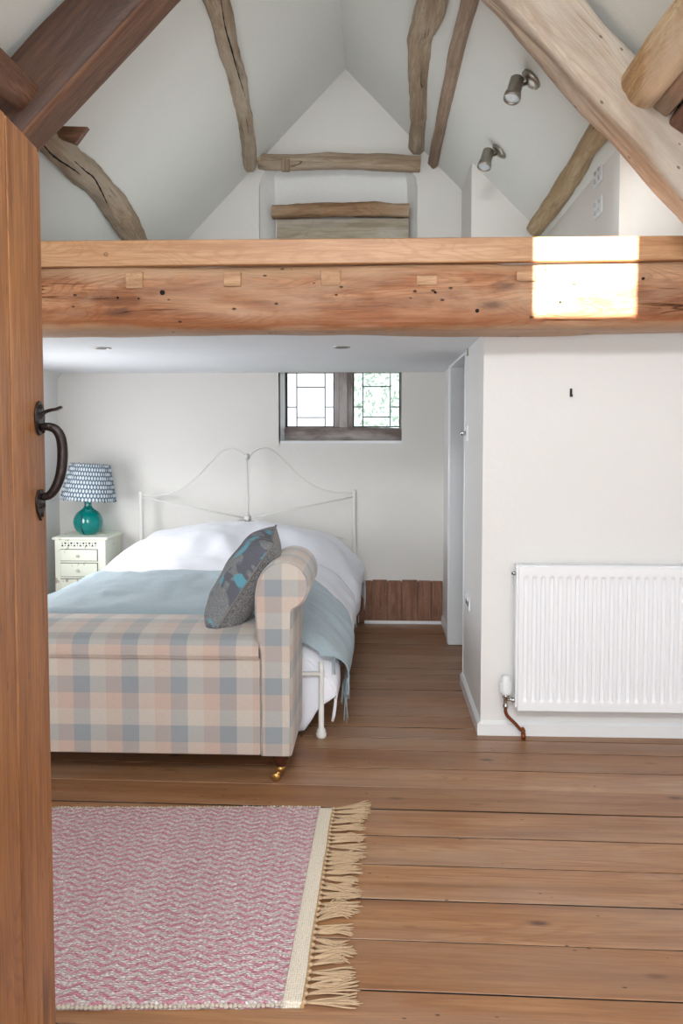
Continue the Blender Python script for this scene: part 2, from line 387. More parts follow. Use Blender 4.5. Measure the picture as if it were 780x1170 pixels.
# floor: boards run left to right, tiny skew
gap=[at(590,y,z=0).y for y in (1137,1078.5,1031,991,957.6,927.5,902,880,859)]
ys=[gap[0]-.165*k for k in range(20,0,-1)]+gap
while ys[-1]<YB+.2: ys.append(ys[-1]+R.uniform(.135,.17))
mb=MB(); skew=math.tan(math.radians(-1.0)); z0=-.025
for i in range(len(ys)-1):
    y0,y1=ys[i],ys[i+1]
    if y1<YN: continue
    g=.0030 if i%3 else .0042
    off=V((R.uniform(0,50),R.uniform(0,50),R.uniform(0,50)))
    ns=36; prof=[(g,z0),(g,-.0015),(g+.0012,0),(y1-y0-g-.0012,0),(y1-y0-g,-.0015),(y1-y0-g,z0)]
    vs=[];gs=[]
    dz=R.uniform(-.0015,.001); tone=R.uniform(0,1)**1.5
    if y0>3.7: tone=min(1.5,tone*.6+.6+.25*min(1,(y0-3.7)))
    for q in range(ns+1):
        x=XL-.05+(XR-XL+.1)*q/ns
        for (yy,z) in prof:
            w=noise.noise(V((x*2.3,y0*7+yy*30,1)))*.0018 if z<0 else 0
            y=y0+yy+w+(x-.2)*skew
            vs.append((x,y,z+(dz if z>z0 else 0))); gs.append(V((x,yy,z))+off)
    k=len(prof)
    fs=[(q*k+j,q*k+j+1,(q+1)*k+j+1,(q+1)*k+j) for q in range(ns) for j in range(k-1)]
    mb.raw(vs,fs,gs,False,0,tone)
    for q_,f_ in enumerate(fs):
        if f_[0]%k in (0,4): mb.mi[len(mb.mi)-len(fs)+q_]=1
mb.box((XL-.1,YN-.1,-.08),(XR+.1,YB+.1,-.022),mi=1)
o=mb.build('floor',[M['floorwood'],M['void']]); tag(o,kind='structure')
def struct(name,mb,m,**k): return tag(mb.build(name,m,**k),kind='structure')
# side walls
mb=MB(); W2y,W2z=(4.35,5.25),(.75,1.45)      # assumed window, out of view, in the left wall of the alcove
mb.box((XL-.2,YN-.2,-.05),(XL,W2y[0],1.95)); mb.box((XL-.2,W2y[1],-.05),(XL,YB+.2,1.95))
mb.box((XL-.2,W2y[0],-.05),(XL,W2y[1],W2z[0])); mb.box((XL-.2,W2y[0],W2z[1]),(XL,W2y[1],1.95))
struct('wall_left',mb,M['wall'])
mb=MB(); mb.box((XR,YN-.2,-.05),(XR+.15,YB+.2,1.95)); struct('wall_right',mb,M['wall'])
# near wall behind the camera: triangular gable with an added high opening shaped to throw the sun patch
mb=MB()
t14=math.tan(math.radians(14.0)); az=math.tan(math.radians(9.5))
px0,px1=.655,1.075                              # sun patch on the beam
dy=3.55-YN; ox0,ox1=px0-az*dy,px1-az*dy; oz0,oz1=1.895+t14*dy,2.27+t14*dy
T=.03
y0,y1=YN-T,YN
LWx,LWz=(-1.0,1.5),(.9,1.75)
mb.box((XL-.1,y0,-.05),(XR+.1,y1,1.9))
mb.prism([(XL,1.9),(ox0,1.9),(ox0,roofz(ox0)+.05),(AX,AZ+.05),(AX-1,AZ-K+.05),(XL,roofz(XL)+.05)] if ox0>AX else
         [(XL,1.9),(ox0,1.9),(ox0,roofz(ox0)+.05),(XL,roofz(XL)+.05)],'y',y0,y1)
mb.prism([(ox1,1.9),(XR,1.9),(XR,1.91),(ox1,roofz(ox1)+.05)],'y',y0,y1)
mb.prism([(ox0,1.9),(ox1,1.9),(ox1,oz0),(ox0,oz0)],'y',y0,y1)
mb.prism([(ox0,oz1),(ox1,oz1),(ox1,roofz(ox1)+.05)]+([(AX,AZ+.05)] if ox0<AX<ox1 else [])+[(ox0,roofz(ox0)+.05)],'y',y0,y1)
struct('wall_near',mb,M['wall'])
# back wall with the leaded window and, above, the gable with its niche
mb=MB(); wx0,wx1,wz0=-.715,.188,1.352; yF0=6.262
y0,y1=YB,YB+.24
mb.box((XL-.1,y0,-.05),(wx0,y1,1.95)); mb.box((wx1,y0,-.05),(XR+.1,y1,1.95)); mb.box((wx0,y0,-.05),(wx1,y1,wz0)); mb.box((wx0,y0,1.9),(wx1,y1,1.95))
out=[at(*p,y=YB) for p in ((296.5,330),(296.5,212),(300,200),(306,191),(314,187),(462,187),(469,194),(475,203),(476,215),(476,330))]
inn=[at(*p,y=YB+.15) for p in ((317,330),(314,212),(313,204),(313,198),(316,194),(459,194),(463,198),(464,205),(465,215),(467,330))]
for q in (out[0],out[-1]): q.z=2.3
for q in (inn[0],inn[-1]): q.z=2.3
nx0,nx1=out[0].x,out[-1].x; ntop=out[4].z
mb.prism([(XL-.1,1.7),(nx0,1.7),(nx0,out[1].z),(out[2].x,out[2].z),(out[3].x,out[3].z),(out[4].x,out[4].z),(out[4].x,roofz(out[4].x)+.05),(XL-.1,roofz(XL-.1)+.05)],'y',y0+.0008,y1)
mb.prism([(XR+.1,1.65),(nx1,1.65),(nx1,out[8].z),(out[7].x,out[7].z),(out[6].x,out[6].z),(out[5].x,out[5].z),(out[5].x,roofz(out[5].x)+.05),(XR+.1,roofz(XR+.1)+.05)],'y',y0+.0008,y1)
mb.prism([(out[4].x,ntop),(out[5].x,out[5].z),(out[5].x,roofz(out[5].x)+.05),(AX,AZ+.05),(out[4].x,roofz(out[4].x)+.05)],'y',y0,y1)
mb.prism([(nx0,1.95),(nx1,1.95),(nx1,2.3),(nx0,2.3)],'y',y0,y1)
vs=out+inn; n_=len(out)
mb.raw(vs,[(i,i+1,i+1+n_,i+n_) for i in range(n_-1)],smooth=True,mi=1)
mb.box((nx0-.05,YB+.15,2.2),(nx1+.05,YB+.24,3.5),mi=1)
mb.prism([(wx0-.01,YB),(wx0,YB),(-.689,yF0),(wx0-.01,yF0)],'z',wz0-.01,1.9,mi=2)  # left reveal; gloss white stands in for light bounced from outside
struct('wall_back',mb,[M['gable'],M['lime'],M['gloss']])
# wall with the radiator, its upper loft part, and the side wall of the alcove with doorway
mb=MB(); mb.box((XS+.0005,YW+.0003,-.05),(XR,YW+.1,1.9))
XB=1.09
mb.prism([(XB,1.8),(XR,1.6),(XR,roofz(XR)+.05),(XB,roofz(XB)+.06)],'y',YW+.0005,YW+.1)
struct('wall_front',mb,M['wall'])
mb=MB(); mb.prism([(YW,1.9),(5.56,1.9),(5.56,2.74),(YW,2.74)],'x',XB+.0005,XB+.06)
mb.prism([(.615,1.8),(XR,1.6),(XR,roofz(XR)+.04),(.615,roofz(.615)+.04)],'y',5.54,YB-.0005)
struct('wall_loft',mb,M['gable'])
D0,D1=4.655,5.53
mb=MB(); mb.box((XS,YW,-.05),(XS+.09,D0,1.9)); mb.box((XS+.01,D1,-.05),(XS+.1,YB,1.9)); mb.box((XS+.01,D0,1.855),(XS+.09,D1,1.9))
struct('wall_side',mb,M['wall'])
# low ceiling (also the loft deck), sloping ceilings
mb=MB(); mb.box((XL,3.62,CZ),(XR,YB,CZ+.12)); struct('ceiling',mb,M['ceil'])
for s in (-1,1):
    xe=XL-.05 if s<0 else XR+.05
    def rp(u,v):
        x=AX+(xe-AX)*u; y=(YN-.05)+(YB+.1-YN)*v
        b=noise.noise(V((x*.9,y*.6,s*3)))*.012 if 0<u<1 else 0
        return (x,y,roofz(x)+b)
    mb=MB(); mb.grid(40,90,rp)
    mb.prism([(AX,AZ+.03),(xe,roofz(xe)+.03),(xe,roofz(xe)+.12),(AX,AZ+.12)],'y',YN-.05,YB+.1)
    struct('ceiling',mb,M['roof'])
# skirting
def skirt(name,p0,p1,nrm,h=.068,t=.016,par=None):
    p0,p1,nrm=V((*p0,0)),V((*p1,0)),V((*nrm,0))
    prof=[(0,0),(t,0),(t,h-.014),(t*.55,h-.005),(t*.3,h),(0,h)]
    mb=MB(); vs=[p+nrm*a+V((0,0,b)) for p in (p0,p1) for a,b in prof]; k=len(prof)
    mb.raw(vs,[(i,(i+1)%k,(i+1)%k+k,i+k) for i in range(k)]+[tuple(range(k)),tuple(range(k,2*k))])
    return struct(name,mb,M['gloss'])
skirt('baseboard_front',(XS,YW),(XR,YW),(0,-1))
skirt('baseboard_side',(XS,YW-.016),(XS,D0-.005),(-1,0))
skirt('baseboard_side',(XS+.01,D1+.01),(XS+.01,YB),(-1,0))
skirt('baseboard_back',(XL,YB),(-.085,YB),(0,-1))
skirt('baseboard_back',(-.085,YB-.03),(XS+.01,YB-.03),(0,-1),.022,.012)
# door lining of the alcove doorway
mb=MB(); mb.box((XS-.006,D1-.005,0),(XS+.15,D1+.02,1.855)); mb.box((XS-.012,D1+.02,0),(XS+.01,D1+.06,1.862)); struct('trim_1',mb,M['gloss'],bevel=.003)
mb=MB(); mb.box((XS-.004,D0-.018,0),(XS+.12,D0+.004,1.855)); struct('trim_2',mb,M['gloss'],bevel=.003)
mb=MB(); mb.box((XS-.006,D0-.02,1.845),(XS+.12,D1+.04,1.862)); struct('trim_3',mb,M['gloss'],bevel=.003)
# ------------------------------------------------------------------ WINDOW
win=thing('window_1',None,None,(-.26,6.28,1.35),kind='structure')
yF=6.29
mb=MB(); timber(mb,[(wx0+.01,yF+.015,1.405),(-.26,yF+.012,1.408),(wx1,yF+.015,1.402)],(0,1,0),.055,.055,6,.004,8); sh(mb.build('window_sill',M['winframe'],win))
mb=MB(); mb.box((-.318,yF-.02,1.45),(-.278,yF+.06,1.9),grain=2); mb.box((-.218,yF-.02,1.45),(-.178,yF+.06,1.9),grain=2)
mb.box((-.278,yF-.035,1.45),(-.218,yF+.06,1.9),grain=2,mi=0); mb.build('mullion',M['winframe'],win,bevel=.004)
mb=MB(); mb.box((wx0,yF-.01,1.45),(-.685,yF+.06,1.9),grain=2); mb.box((.178,yF-.01,1.45),(wx1,yF+.06,1.9),grain=2); mb.box((wx0,yF-.01,1.87),(wx1,yF+.06,1.9),grain=0)
mb.build('window_frame',M['winframe'],win,bevel=.003)
for (a,b,L,gm) in ((-.683,-.318,(338.7,371,442.3,465,477),'glass1'),(-.178,.179,(414.2,445.8,441.7,465,476.5),'glass2')):
    za,zb=1.47,1.90
    cs=thing('window_1',None,None) if False else None
    mb=MB(); mb.box((a,yF+.02,za-.01),(b,yF+.024,zb)); pane=mb.build('pane',M[gm],win)
    mb=MB(); xa=at(L[0],460,y=yF).x; xb=at(L[1],460,y=yF).x
    h1,h2,h3=(at(360,L[2],y=yF).z,at(360,L[3],y=yF).z,at(360,L[4],y=yF).z)
    r=.0035
    for x in (xa,xb): mb.box((x-r,yF+.014,za),(x+r,yF+.03,zb))
    for x in (a+.004,b-.004): mb.box((x-r*1.4,yF+.012,za-.01),(x+r*1.4,yF+.03,zb))
    mb.box((xa,yF+.014,h1-r),(xb,yF+.03,h1+r)); mb.box((xa,yF+.014,h3-r),(xb,yF+.03,h3+r))
    mb.box((a,yF+.014,h2-r),(xa,yF+.03,h2+r)); mb.box((xb,yF+.014,h2-r),(b,yF+.03,h2+r)); mb.box((a,yF+.012,za-.008),(b,yF+.03,za))
    mb.build('lead_came',M['lead'],win)
mb=MB(); mb.box((wx0+.001,YB-.001,wz0-.01),(wx1-.001,yF+.01,wz0+.009)); struct('trim_4',mb,M['gloss'])
# garden hedge outside the window
mb=MB(); RR=random.Random(3)
for i in range(5200):
    c=V((RR.uniform(-.35,2.3),RR.uniform(7.6,8.6),RR.uniform(.2,2.6)))
    if c.x<-.35+.25*noise.noise(c*2): continue
    a=V((RR.gauss(0,1),RR.gauss(0,1),RR.gauss(0,1))).normalized(); b=a.orthogonal().normalized(); s=RR.uniform(.018,.04)
    mb.raw([c-a*s,c+b*s*.5,c+a*s,c-b*s*.5],[(0,1,2,3)])
for k in range(7): mb.tube([(.0+k*.33,8.1,0),(.05+k*.33,8.15,.9)],[.03,.01],6)
tag(mb.build('garden_hedge',M['leaf']),'pale green leafy hedge in the garden outside the leaded window','hedge')
mb=MB(); mb.box((-4,6.6,-.3),(5,14,-.02)); tag(mb.build('garden_ground',M['grass']),kind='structure')
# ------------------------------------------------------------------ MAIN BEAM
beam=thing('timber_beam','thick old hewn oak beam spanning the room above the bed alcove','beam',(0,3.67,1.98))
mb=MB()
path=[(XL,3.665,1.985),(-1.4,3.665,1.985),(-.6,3.665,1.983),(.2,3.66,1.98),(.7,3.665,1.985),(1.2,3.665,1.992),(XR,3.665,1.995)]
timber(mb,path,(0,1,0),.128,.142,5.,.007,2.2,seg=56,n=220,seed=3.,fine=.002)
sh(mb.build('hewn_log',M['beam'],beam),60)
for (a,b,c,d) in ((143.5,163,310.5,329.5),(255.5,275,310.5,327),(366.5,389,309,326),(476,499,315,325.5),(590,611,310,321)):
    p=at(a,c,y=3.53);q=at(b,d,y=3.53)
    mb=MB(); mb.box((p.x,3.528,q.z),(q.x,3.60,p.z)); mb.build('repair_block',M['insert'],beam,bevel=.002)
for (px,py,r) in ((185,334,.011),(134,340,.005),(158,341,.004),(497,334,.006),(545,355,.009),(640,345,.005),(735,318,.006),(474,332,.004)):
    p=at(px,py,y=3.53); mb=MB(); mb.lathe([(0,-.004),(r,-.004),(r*.9,.002),(r*.5,.004),(0,.004)],(0,0,0),14,Matrix.Translation((p.x,3.533,p.z))@Matrix.Rotation(math.pi/2,4,'X')); mb.build('knot_hole',M['void'],beam)
fas=thing('oak_fascia_board','pale planed oak board running along the top of the old beam','board',(0,3.56,2.19))
mb=MB()
zt0=at(50,275,y=3.53).z; zt1=at(778,269,y=3.53).z
def fz(x): return zt0+(zt1-zt0)*(x+1.41)/2.67
poly=[(AX-1.86,2.115),(AX+1.85,2.125),(AX+1.73,fz(1.5)),(AX-1.73,fz(-1.9))]
mb.prism(poly,'y',3.528,3.575,grain=0); mb.build('board',M['oakboard'],fas,bevel=.006)
p=at(120.5,290,y=3.52); mb=MB(); mb.lathe([(0,-.003),(.009,-.003),(.009,.003),(0,.004)],(0,0,0),12,Matrix.Translation((p.x,3.525,p.z))@Matrix.Rotation(math.pi/2,4,'X')); mb.build('peg',M['insert'],fas)
# ------------------------------------------------------------------ ROOF TIMBERS
def principal(name,label,U,L,yf,yb,m,mu,amp,sgn):
    u=[at(*p,y=yf) for p in U]; l=[at(*p,y=yf) for p in L]
    def on(a,b,x): return a.z+(b.z-a.z)*(x-a.x)/(b.x-a.x)
    xe=AX-sgn*.02; xo=AX+sgn*1.98
    P=[];side=V((0,1,0))
    for k in range(5):
        x=xe+(xo-xe)*k/4
        zu,zl=on(*u,x),on(*l,x); P.append(V((x,(yf+yb)/2,(zu+zl)/2)))
    slope=abs((l[1].z-l[0].z)/(l[1].x-l[0].x)); hw=abs(on(*u,.5*sgn)-on(*l,.5*sgn))/2*math.cos(math.atan(slope))
    mb=MB(); timber(mb,P,(0,1,0),(yb-yf)/2,hw,7,amp,2.5,seg=60,n=120,fine=.0008)
    # second material slot on the underside faces
    o=mb.build(name,[m,mu])
    ps=o.data.polygons
    for k in range(60):
        fs=[ps[i*60+k] for i in range(120)]; nz=sum(f.normal.z for f in fs)/120; ny=sum(f.normal.y for f in fs)/120
        if nz<-.4 and abs(ny)<.65:
            for f in fs: f.material_index=1
    sh(o,50); return tag(o,label,'beam')
principal('roof_truss_timber','dark brown sawn principal rafter sloping across the upper left',((6,59),(61,0)),((28,155),(169,0)),3.15,3.36,M['darkbeam'],M['darkunder'],.003,-1)
principal('roof_truss_timber','pale limewashed principal rafter sloping across the upper right',((672,0),(740,74)),((572,0),(775,222)),3.15,3.30,M['palebeam'],M['palebeam'],.011,1)
def purlin(name,label,pts,rad,s,m,off=.02,amp=.009,sq=2.2,near=1.2,far=.3,square=False,fine=.002,catg='beam',splits=()):
    P=[roof(px,py,s,off) for px,py in pts]
    d0=(P[0]-P[1]).normalized(); d1=(P[-1]-P[-2]).normalized()
    rw=[r*p.y/F for r,p in zip(rad,P)]
    if near: P=[P[0]+V((0,-1,0))*near]+P; rw=[rw[0]]+rw
    if far: P=P+[P[-1]+d1*far]; rw=rw+[rw[-1]]
    mb=MB(); timber(mb,P,(1,0,s*-1),rw,rw,sq,amp,5,seg=36,n=110,fine=fine)
    return tag(sh(mb.build(name,m),60),label,catg)
purlin('roof_purlin','grey weathered crooked log leaving the gable on the left of the niche',[(247,0),(257.5,43.6),(272,97),(281,146),(285,188)],[13.5,12,9.8,8.2,8],-1,M['grey'],near=.7,far=0)
purlin('roof_purlin','thick wavy weathered log rising from the right end of the niche timber',[(495.4,0),(481,41),(478.6,92),(478.6,138),(476,176)],[18,14.5,11.8,9.5,10],1,M['grey'],near=.6,far=0)
purlin('roof_purlin','thin straight sawn timber just right of the thick wavy log',[(538,-2),(524,51),(509,120),(495.5,186)],[8.5,7.5,6,5.5],1,M['brown'],near=.6,far=0,sq=6,amp=.003)
purlin('roof_purlin','split crooked log with a long dark crack behind the dark rafter',[(50,155),(79,183),(110,210),(138,246),(154,273)],[15.5,15.5,15,14.5,13],-1,M['grey'],near=.35,far=.3,amp=.012)
purlin('roof_purlin','tan round log running down behind the pale rafter toward the loft sockets',[(693,137.5),(671,169),(651,204),(633,231),(612,260)],[13,11.5,11.5,11,10],1,M['tan'],near=.35,far=0,amp=.006)
# crack in the split log
crk=bpy.data.objects['roof_purlin.003']
from mathutils.bvhtree import BVHTree
def crack(pts,w,par):
    bv=BVHTree.FromPolygons([v.co for v in par.data.vertices],[tuple(p.vertices) for p in par.data.polygons])
    P=[]
    for q in cat([V((a,b,0)) for a,b in pts],30):
        h=bv.ray_cast(V((0,0,H)),ray(q.x,q.y).normalized())[0]
        if h: P.append(h)
    mb=MB(); n=len(P); mb.tube(P,[w*(.25+.9*math.sin(math.pi*(i+.5)/n)+.2*math.sin(i*1.7)) for i in range(n)],6); return mb.build('crack',M['void'],par)
crack([(44,158),(54,171),(62,179),(74,187),(86,195),(92,200)],.0042,crk)
crack([(85,184),(97,195),(106,202),(113,213),(119,225),(124,236)],.0042,crk)
log2=bpy.data.objects['roof_purlin']
crack([(252,-2),(257,30),(264,55),(272,84),(280,110)],.004,log2)
# short timbers in front of the trusses
def log_along_y(name,label,c0,y0,y1,r,m,sq=2.2,rb=None,amp=.006,rot=(1,0,-1),dx=0,dz=0):
    mb=MB(); c0=V(c0); P=[V((c0.x+dx*t,y0+(y1-y0)*t,c0.z+dz*t)) for t in (0,.33,.66,1)]
    timber(mb,P,rot,r,rb or r,sq,amp,4,seg=40,n=60,fine=.001)
    return tag(sh(mb.build(name,m),50),label,'beam')
a=at(734,63,y=3.14);b=at(752,115,y=3.14);c=(a+b)/2
log_along_y('roof_purlin','golden round log pegged into the face of the pale rafter, top right',at(733,98,y=3.14)+V((.02,0,.015)),3.16,1.6,.083,M['orange'],sq=2.8,rot=(1,0,.8))
log_along_y('roof_batten','narrow brown sawn timber beside the golden log at the right edge',at(764,116,y=3.14)+V((.0,0,.01)),3.155,1.8,.036,M['brown'],sq=8,rb=.05,rot=(1,0,-.7),amp=.002)
log_along_y('roof_batten','dark brown timber under the narrow one at the far right edge',at(793,128,y=3.14),3.155,1.8,.06,M['darkunder'],sq=8,rb=.08,rot=(1,0,-.7),amp=.002)
p1=at(43.7,98.7,y=3.13);p2=at(21,127,y=3.13); e=(p2-p1); n_=V((-e.z,0,e.x)).normalized()
if n_.x>0: n_=-n_
cc=(p1+p2)/2+n_*.055
log_along_y('roof_purlin','short square brown timber tenoned into the dark rafter, top left',cc,3.16,1.5,e.length/2,M['darkunder'],sq=8,rb=.055,rot=tuple(e.normalized()),amp=.003)
mb=MB(); a=[at(66,147,y=3.62),at(103,148,y=3.62),at(89,167,y=3.62),at(70,160,y=3.62)]
mb.prism([(q.x,q.z) for q in a],'y',3.585,3.62); tag(mb.build('roof_batten',M['darkunder'],bevel=.003),'small brown timber end poking out behind the dark rafter','beam')
# niche timbers in the gable
def gtimber(name,label,pts,r,m,y,par=None,sq=3.5,ry=.06,amp=.006,catg='beam'):
    mb=MB(); timber(mb,[at(px,py,y=y) for px,py in pts],(0,1,0),ry,r,sq,amp,6,seg=36,n=90,fine=.003)
    o=sh(mb.build(name,m,par),60); return tag(o,label,catg) if label else o
lt=gtimber('niche_lintel','long bowed weathered timber across the top of the gable niche',[(296,184),(320,186),(380,184.5),(430,186),(480,188)],.053,M['grey'],YB-.02,ry=.05)
mb=MB(); p=at(326,188,y=YB-.075); mb.box((p.x-.03,p.y-.004,p.z-.045),(p.x+.03,p.y+.03,p.z+.04),grain=2); mb.build('iron_strap',M['brown'],lt,bevel=.004)
gtimber('niche_ledge_timber','rough brown oak timber set halfway down the gable niche',[(311,242),(340,242),(370,240),(400,239.5),(440,240.5),(467,241)],.045,M['lintel'],YB+.05,amp=.009)
mb=MB(); p=at(316,248,y=YB+.06);q=at(467,262,y=YB+.06)
mb.box((p.x,YB+.055,q.z-.13),(q.x,YB+.148,p.z-.02),grain=0)
tag(mb.build('niche_board',M['sillwood'],bevel=.004),'faded limewashed board below the rough oak timber in the niche','board')
mb=MB(); p=at(296,180,y=YB-.05); timber(mb,[p+V((0,0,-.03)),p+V((0,0,.10))],(1,0,0),.022,.03,5,.004,9,seg=20,n=10)
tag(sh(mb.build('gable_stub_post',M['grey'])),'small dark stub of timber at the left end of the niche lintel','post')
# ------------------------------------------------------------------ LOFT FITTINGS
def spot(px,py,k):
    p=roof(px,py,1,.0); nrm=V((-K,0,-1)).normalized()
    t=thing('ceiling_spotlight',('brushed steel spotlight on the right slope, the nearer and higher of two','brushed steel spotlight on the right slope, the lower of two, further back')[k],'spotlight',p,group='adjustable spotlights on the right slope')
    q=nrm.to_track_quat('Z','X').to_matrix().to_4x4(); B=Matrix.Translation(p)@q@Matrix.Scale(.86,4)
    mb=MB(); mb.lathe([(0,.0),(.062,.0),(.062,.012),(.048,.024),(.02,.033),(0,.034)],(0,0,0),32,B); mb.build('mounting_plate',M['steel'],t)
    a=p+nrm*.03; dirn=(at(px-24,py+6,y=p.y-.10)-a); head=a+V((-.06,-.03,-.03))
    mb=MB(); mb.tube([a,a+(head-a)*.5+nrm*.0,head],.008,10); mb.build('arm',M['steel'],t)
    ax=V((-.22,-.25,-.75)).normalized(); HM=Matrix.Translation(head)@ax.to_track_quat('Z','X').to_matrix().to_4x4()@Matrix.Scale(.9,4)
    mb=MB(); mb.lathe([(0,-.06),(.028,-.06),(.036,-.052),(.037,.03),(.042,.04),(.045,.06),(.045,.075),(.040,.076),(.038,.06)],(0,0,0),28,HM); mb.build('lamp_head',M['steel'],t)
    mb=MB(); mb.lathe([(0,.066),(.02,.069),(.0385,.066)],(0,0,0),24,HM); mb.build('lens',M['lens'],t)
spot(607,90,0); spot(571,172,1)
def wallbox(name,label,catg,c,w,h,group=None):      # plate on the x=const wall facing -x : w along y, h along z
    c=V(c); t=thing(name,label,catg,c,group)
    mb=MB(); mb.box((c.x-.009,c.y-w/2,c.z-h/2),(c.x,c.y+w/2,c.z+h/2)); mb.build('face_plate',M['plast'],t,bevel=.003)
    return t,c
for k,(px,py) in enumerate(((684,201),(684,237))):
    c=at(px,py,x=XB-.001); t,c=wallbox('wall_socket',('white loft socket plate, the upper of two beside the tan log','white loft socket plate, the lower of two beside the tan log')[k],'socket',(XB,c.y,c.z),.146,.086,'socket plates on the loft wall')
    for s in (-.036,.036):
        mb=MB(); mb.box((c.x-.013,c.y+s-.012,c.z-.028),(c.x-.009,c.y+s+.012,c.z-.008)); mb.build('socket_insert',M['lens'],t,bevel=.001)
        mb=MB(); mb.box((c.x-.015,c.y+s-.009,c.z+.012),(c.x-.009,c.y+s+.009,c.z+.03)); mb.build('rocker',M['lens'],t,bevel=.001)
# lower side wall fittings
c=at(534,495,x=XS); t,c=wallbox('light_switch','white light switch on the side wall beside the doorway','switch',(XS,c.y,c.z),.085,.085)
mb=MB(); mb.lathe([(0,0),(.012,0),(.012,.02),(.009,.026),(0,.026)],(0,0,0),16,Matrix.Translation((c.x-.009,c.y+.02,c.z))@Matrix.Rotation(-math.pi/2,4,'Y')); mb.build('dimmer_knob',M['chrome'],t)
c=at(535.5,686.5,x=XS); t,c=wallbox('wall_socket','white double socket low on the side wall near the radiator corner','socket',(XS,c.y,c.z),.146,.086)
for s in (-.036,.036):
    mb=MB(); mb.box((c.x-.011,c.y+s-.016,c.z-.022),(c.x-.009,c.y+s+.016,c.z+.002)); mb.build('socket_insert',M['lead'],t,bevel=.001)
    mb=MB(); mb.box((c.x-.016,c.y+s-.008,c.z+.008),(c.x-.009,c.y+s+.008,c.z+.028)); mb.build('rocker',M['plast'],t,bevel=.001)
c=at(534.5,396,x=XS); mb=MB(); mb.box((XS-.006,c.y-.02,c.z-.05),(XS,c.y+.02,c.z+.03)); o=mb.build('latch_plate',M['steel'],bevel=.002); tag(o,'small metal plate high on the side wall under the beam','plate')
c=at(652,449,y=YW); mb=MB(); mb.tube([(c.x,YW,c.z+.01),(c.x,YW-.012,c.z+.012),(c.x,YW-.014,c.z-.012),(c.x,YW-.024,c.z-.016),(c.x,YW-.026,c.z-.008)],.003,8); mb.box((c.x-.005,YW-.003,c.z-.018),(c.x+.005,YW,c.z+.02))
tag(mb.build('picture_hook',M['lead']),'tiny dark picture hook on the white wall above the radiator','hook')
for k,(px,py) in enumerate(((117,397.5),(390,396.5))):
    c=at(px,py,z=CZ); t=thing('recessed_downlight',('recessed round downlight in the low ceiling on the left','recessed round downlight in the low ceiling near the window')[k],'downlight',(c.x,c.y,CZ),'recessed downlights in the low ceiling')
    mb=MB(); mb.lathe([(.047,.0),(.046,-.004),(.034,-.005),(.032,.004)],(c.x,c.y,CZ),32); mb.build('rim',M['steel'],t)
    mb=MB(); mb.lathe([(.032,-.0005),(0,-.0015)],(c.x,c.y,CZ),24); mb.build('lens',M['lens'],t)
# brown boarded dado on the back wall
mb=MB(); x=-.34; i=0
for w in (.10,.11,.10,.115,.105,.12,.10,.105):
    x1=min(x+w,XS+.005); top=.322+R.uniform(-.004,.006)
    if x1-x>.02: mb.box((x+.003,YB-.03,0.0),(x1-.003,YB,top),grain=2)
    x=x1
mb.box((-.34,YB-.012,0.0),(XS+.005,YB,.312),mi=1)
tag(mb.build('boarded_dado',[M['panel'],plain('dado_gap',srgb(128,104,88),.9)],bevel=.004),'low brown vertical boards along the foot of the back wall','panelling')
# ------------------------------------------------------------------ FOREGROUND DOOR
ddir=V((-.084,.9965,0)).normalized(); dn=V((.9965,.084,0)).normalized()   # along door to its free edge; face normal
E0=V((-.586,1.45,0)); 
def dpt(px,py,off=0):       # point on the door face seen at a pixel
    d=ray(px,py); o=V((0,0,H)); t=((E0+dn*off-o).dot(dn))/d.dot(dn); return o+d*t
door=thing('door_1',None,None,E0-ddir*.8,kind='structure')
gp=(dpt(14,500)-E0).dot(ddir)          # gap position (negative)
DM=Matrix(((dn.x,ddir.x,0,E0.x),(dn.y,ddir.y,0,E0.y),(0,0,1,0),(0,0,0,1)))
ztop=dpt(43,170).z
edges=[0,gp,gp*2.1,gp*3.1,gp*4.2,-.85] if gp>-.2 else [0,gp,gp*2,gp*2.9,-.85]
edges=[e_ for e_ in edges if e_>=-.85]
mb=MB()
for i in range(len(edges)-1):
    b,a=edges[i],edges[i+1]
    if b-a<.02: continue
    g=.0026
    if i==0: poly=[(a+g,.012),(b,.012),(b,ztop-.02),(b-.012,ztop),(a+g,ztop)]
    else: poly=[(a+g,.012),(b-g,.012),(b-g,ztop),(a+g,ztop)]
    vs=[DM@V((x,p[0],p[1])) for x in (-.028,0) for p in poly]; n_=len(poly); off=V((R.uniform(0,30),R.uniform(0,30),R.uniform(0,30)))
    gs=[V((p[1],p[0],x))+off for x in (-.028,0) for p in poly]
    mb.raw(vs,[tuple(range(n_))[::-1],tuple(range(n_,2*n_))]+[(j,(j+1)%n_,(j+1)%n_+n_,j+n_) for j in range(n_)],gs)
mb.build('door_boards',M['doorwood'],door,bevel=.0018)
mb=MB()
for z in (.25,.95,1.65): mb.box((-.05,-.8,z),(-.028,-.02,z+.11),DM,grain=1)
mb.build('ledge',M['doorwood'],door,bevel=.003)
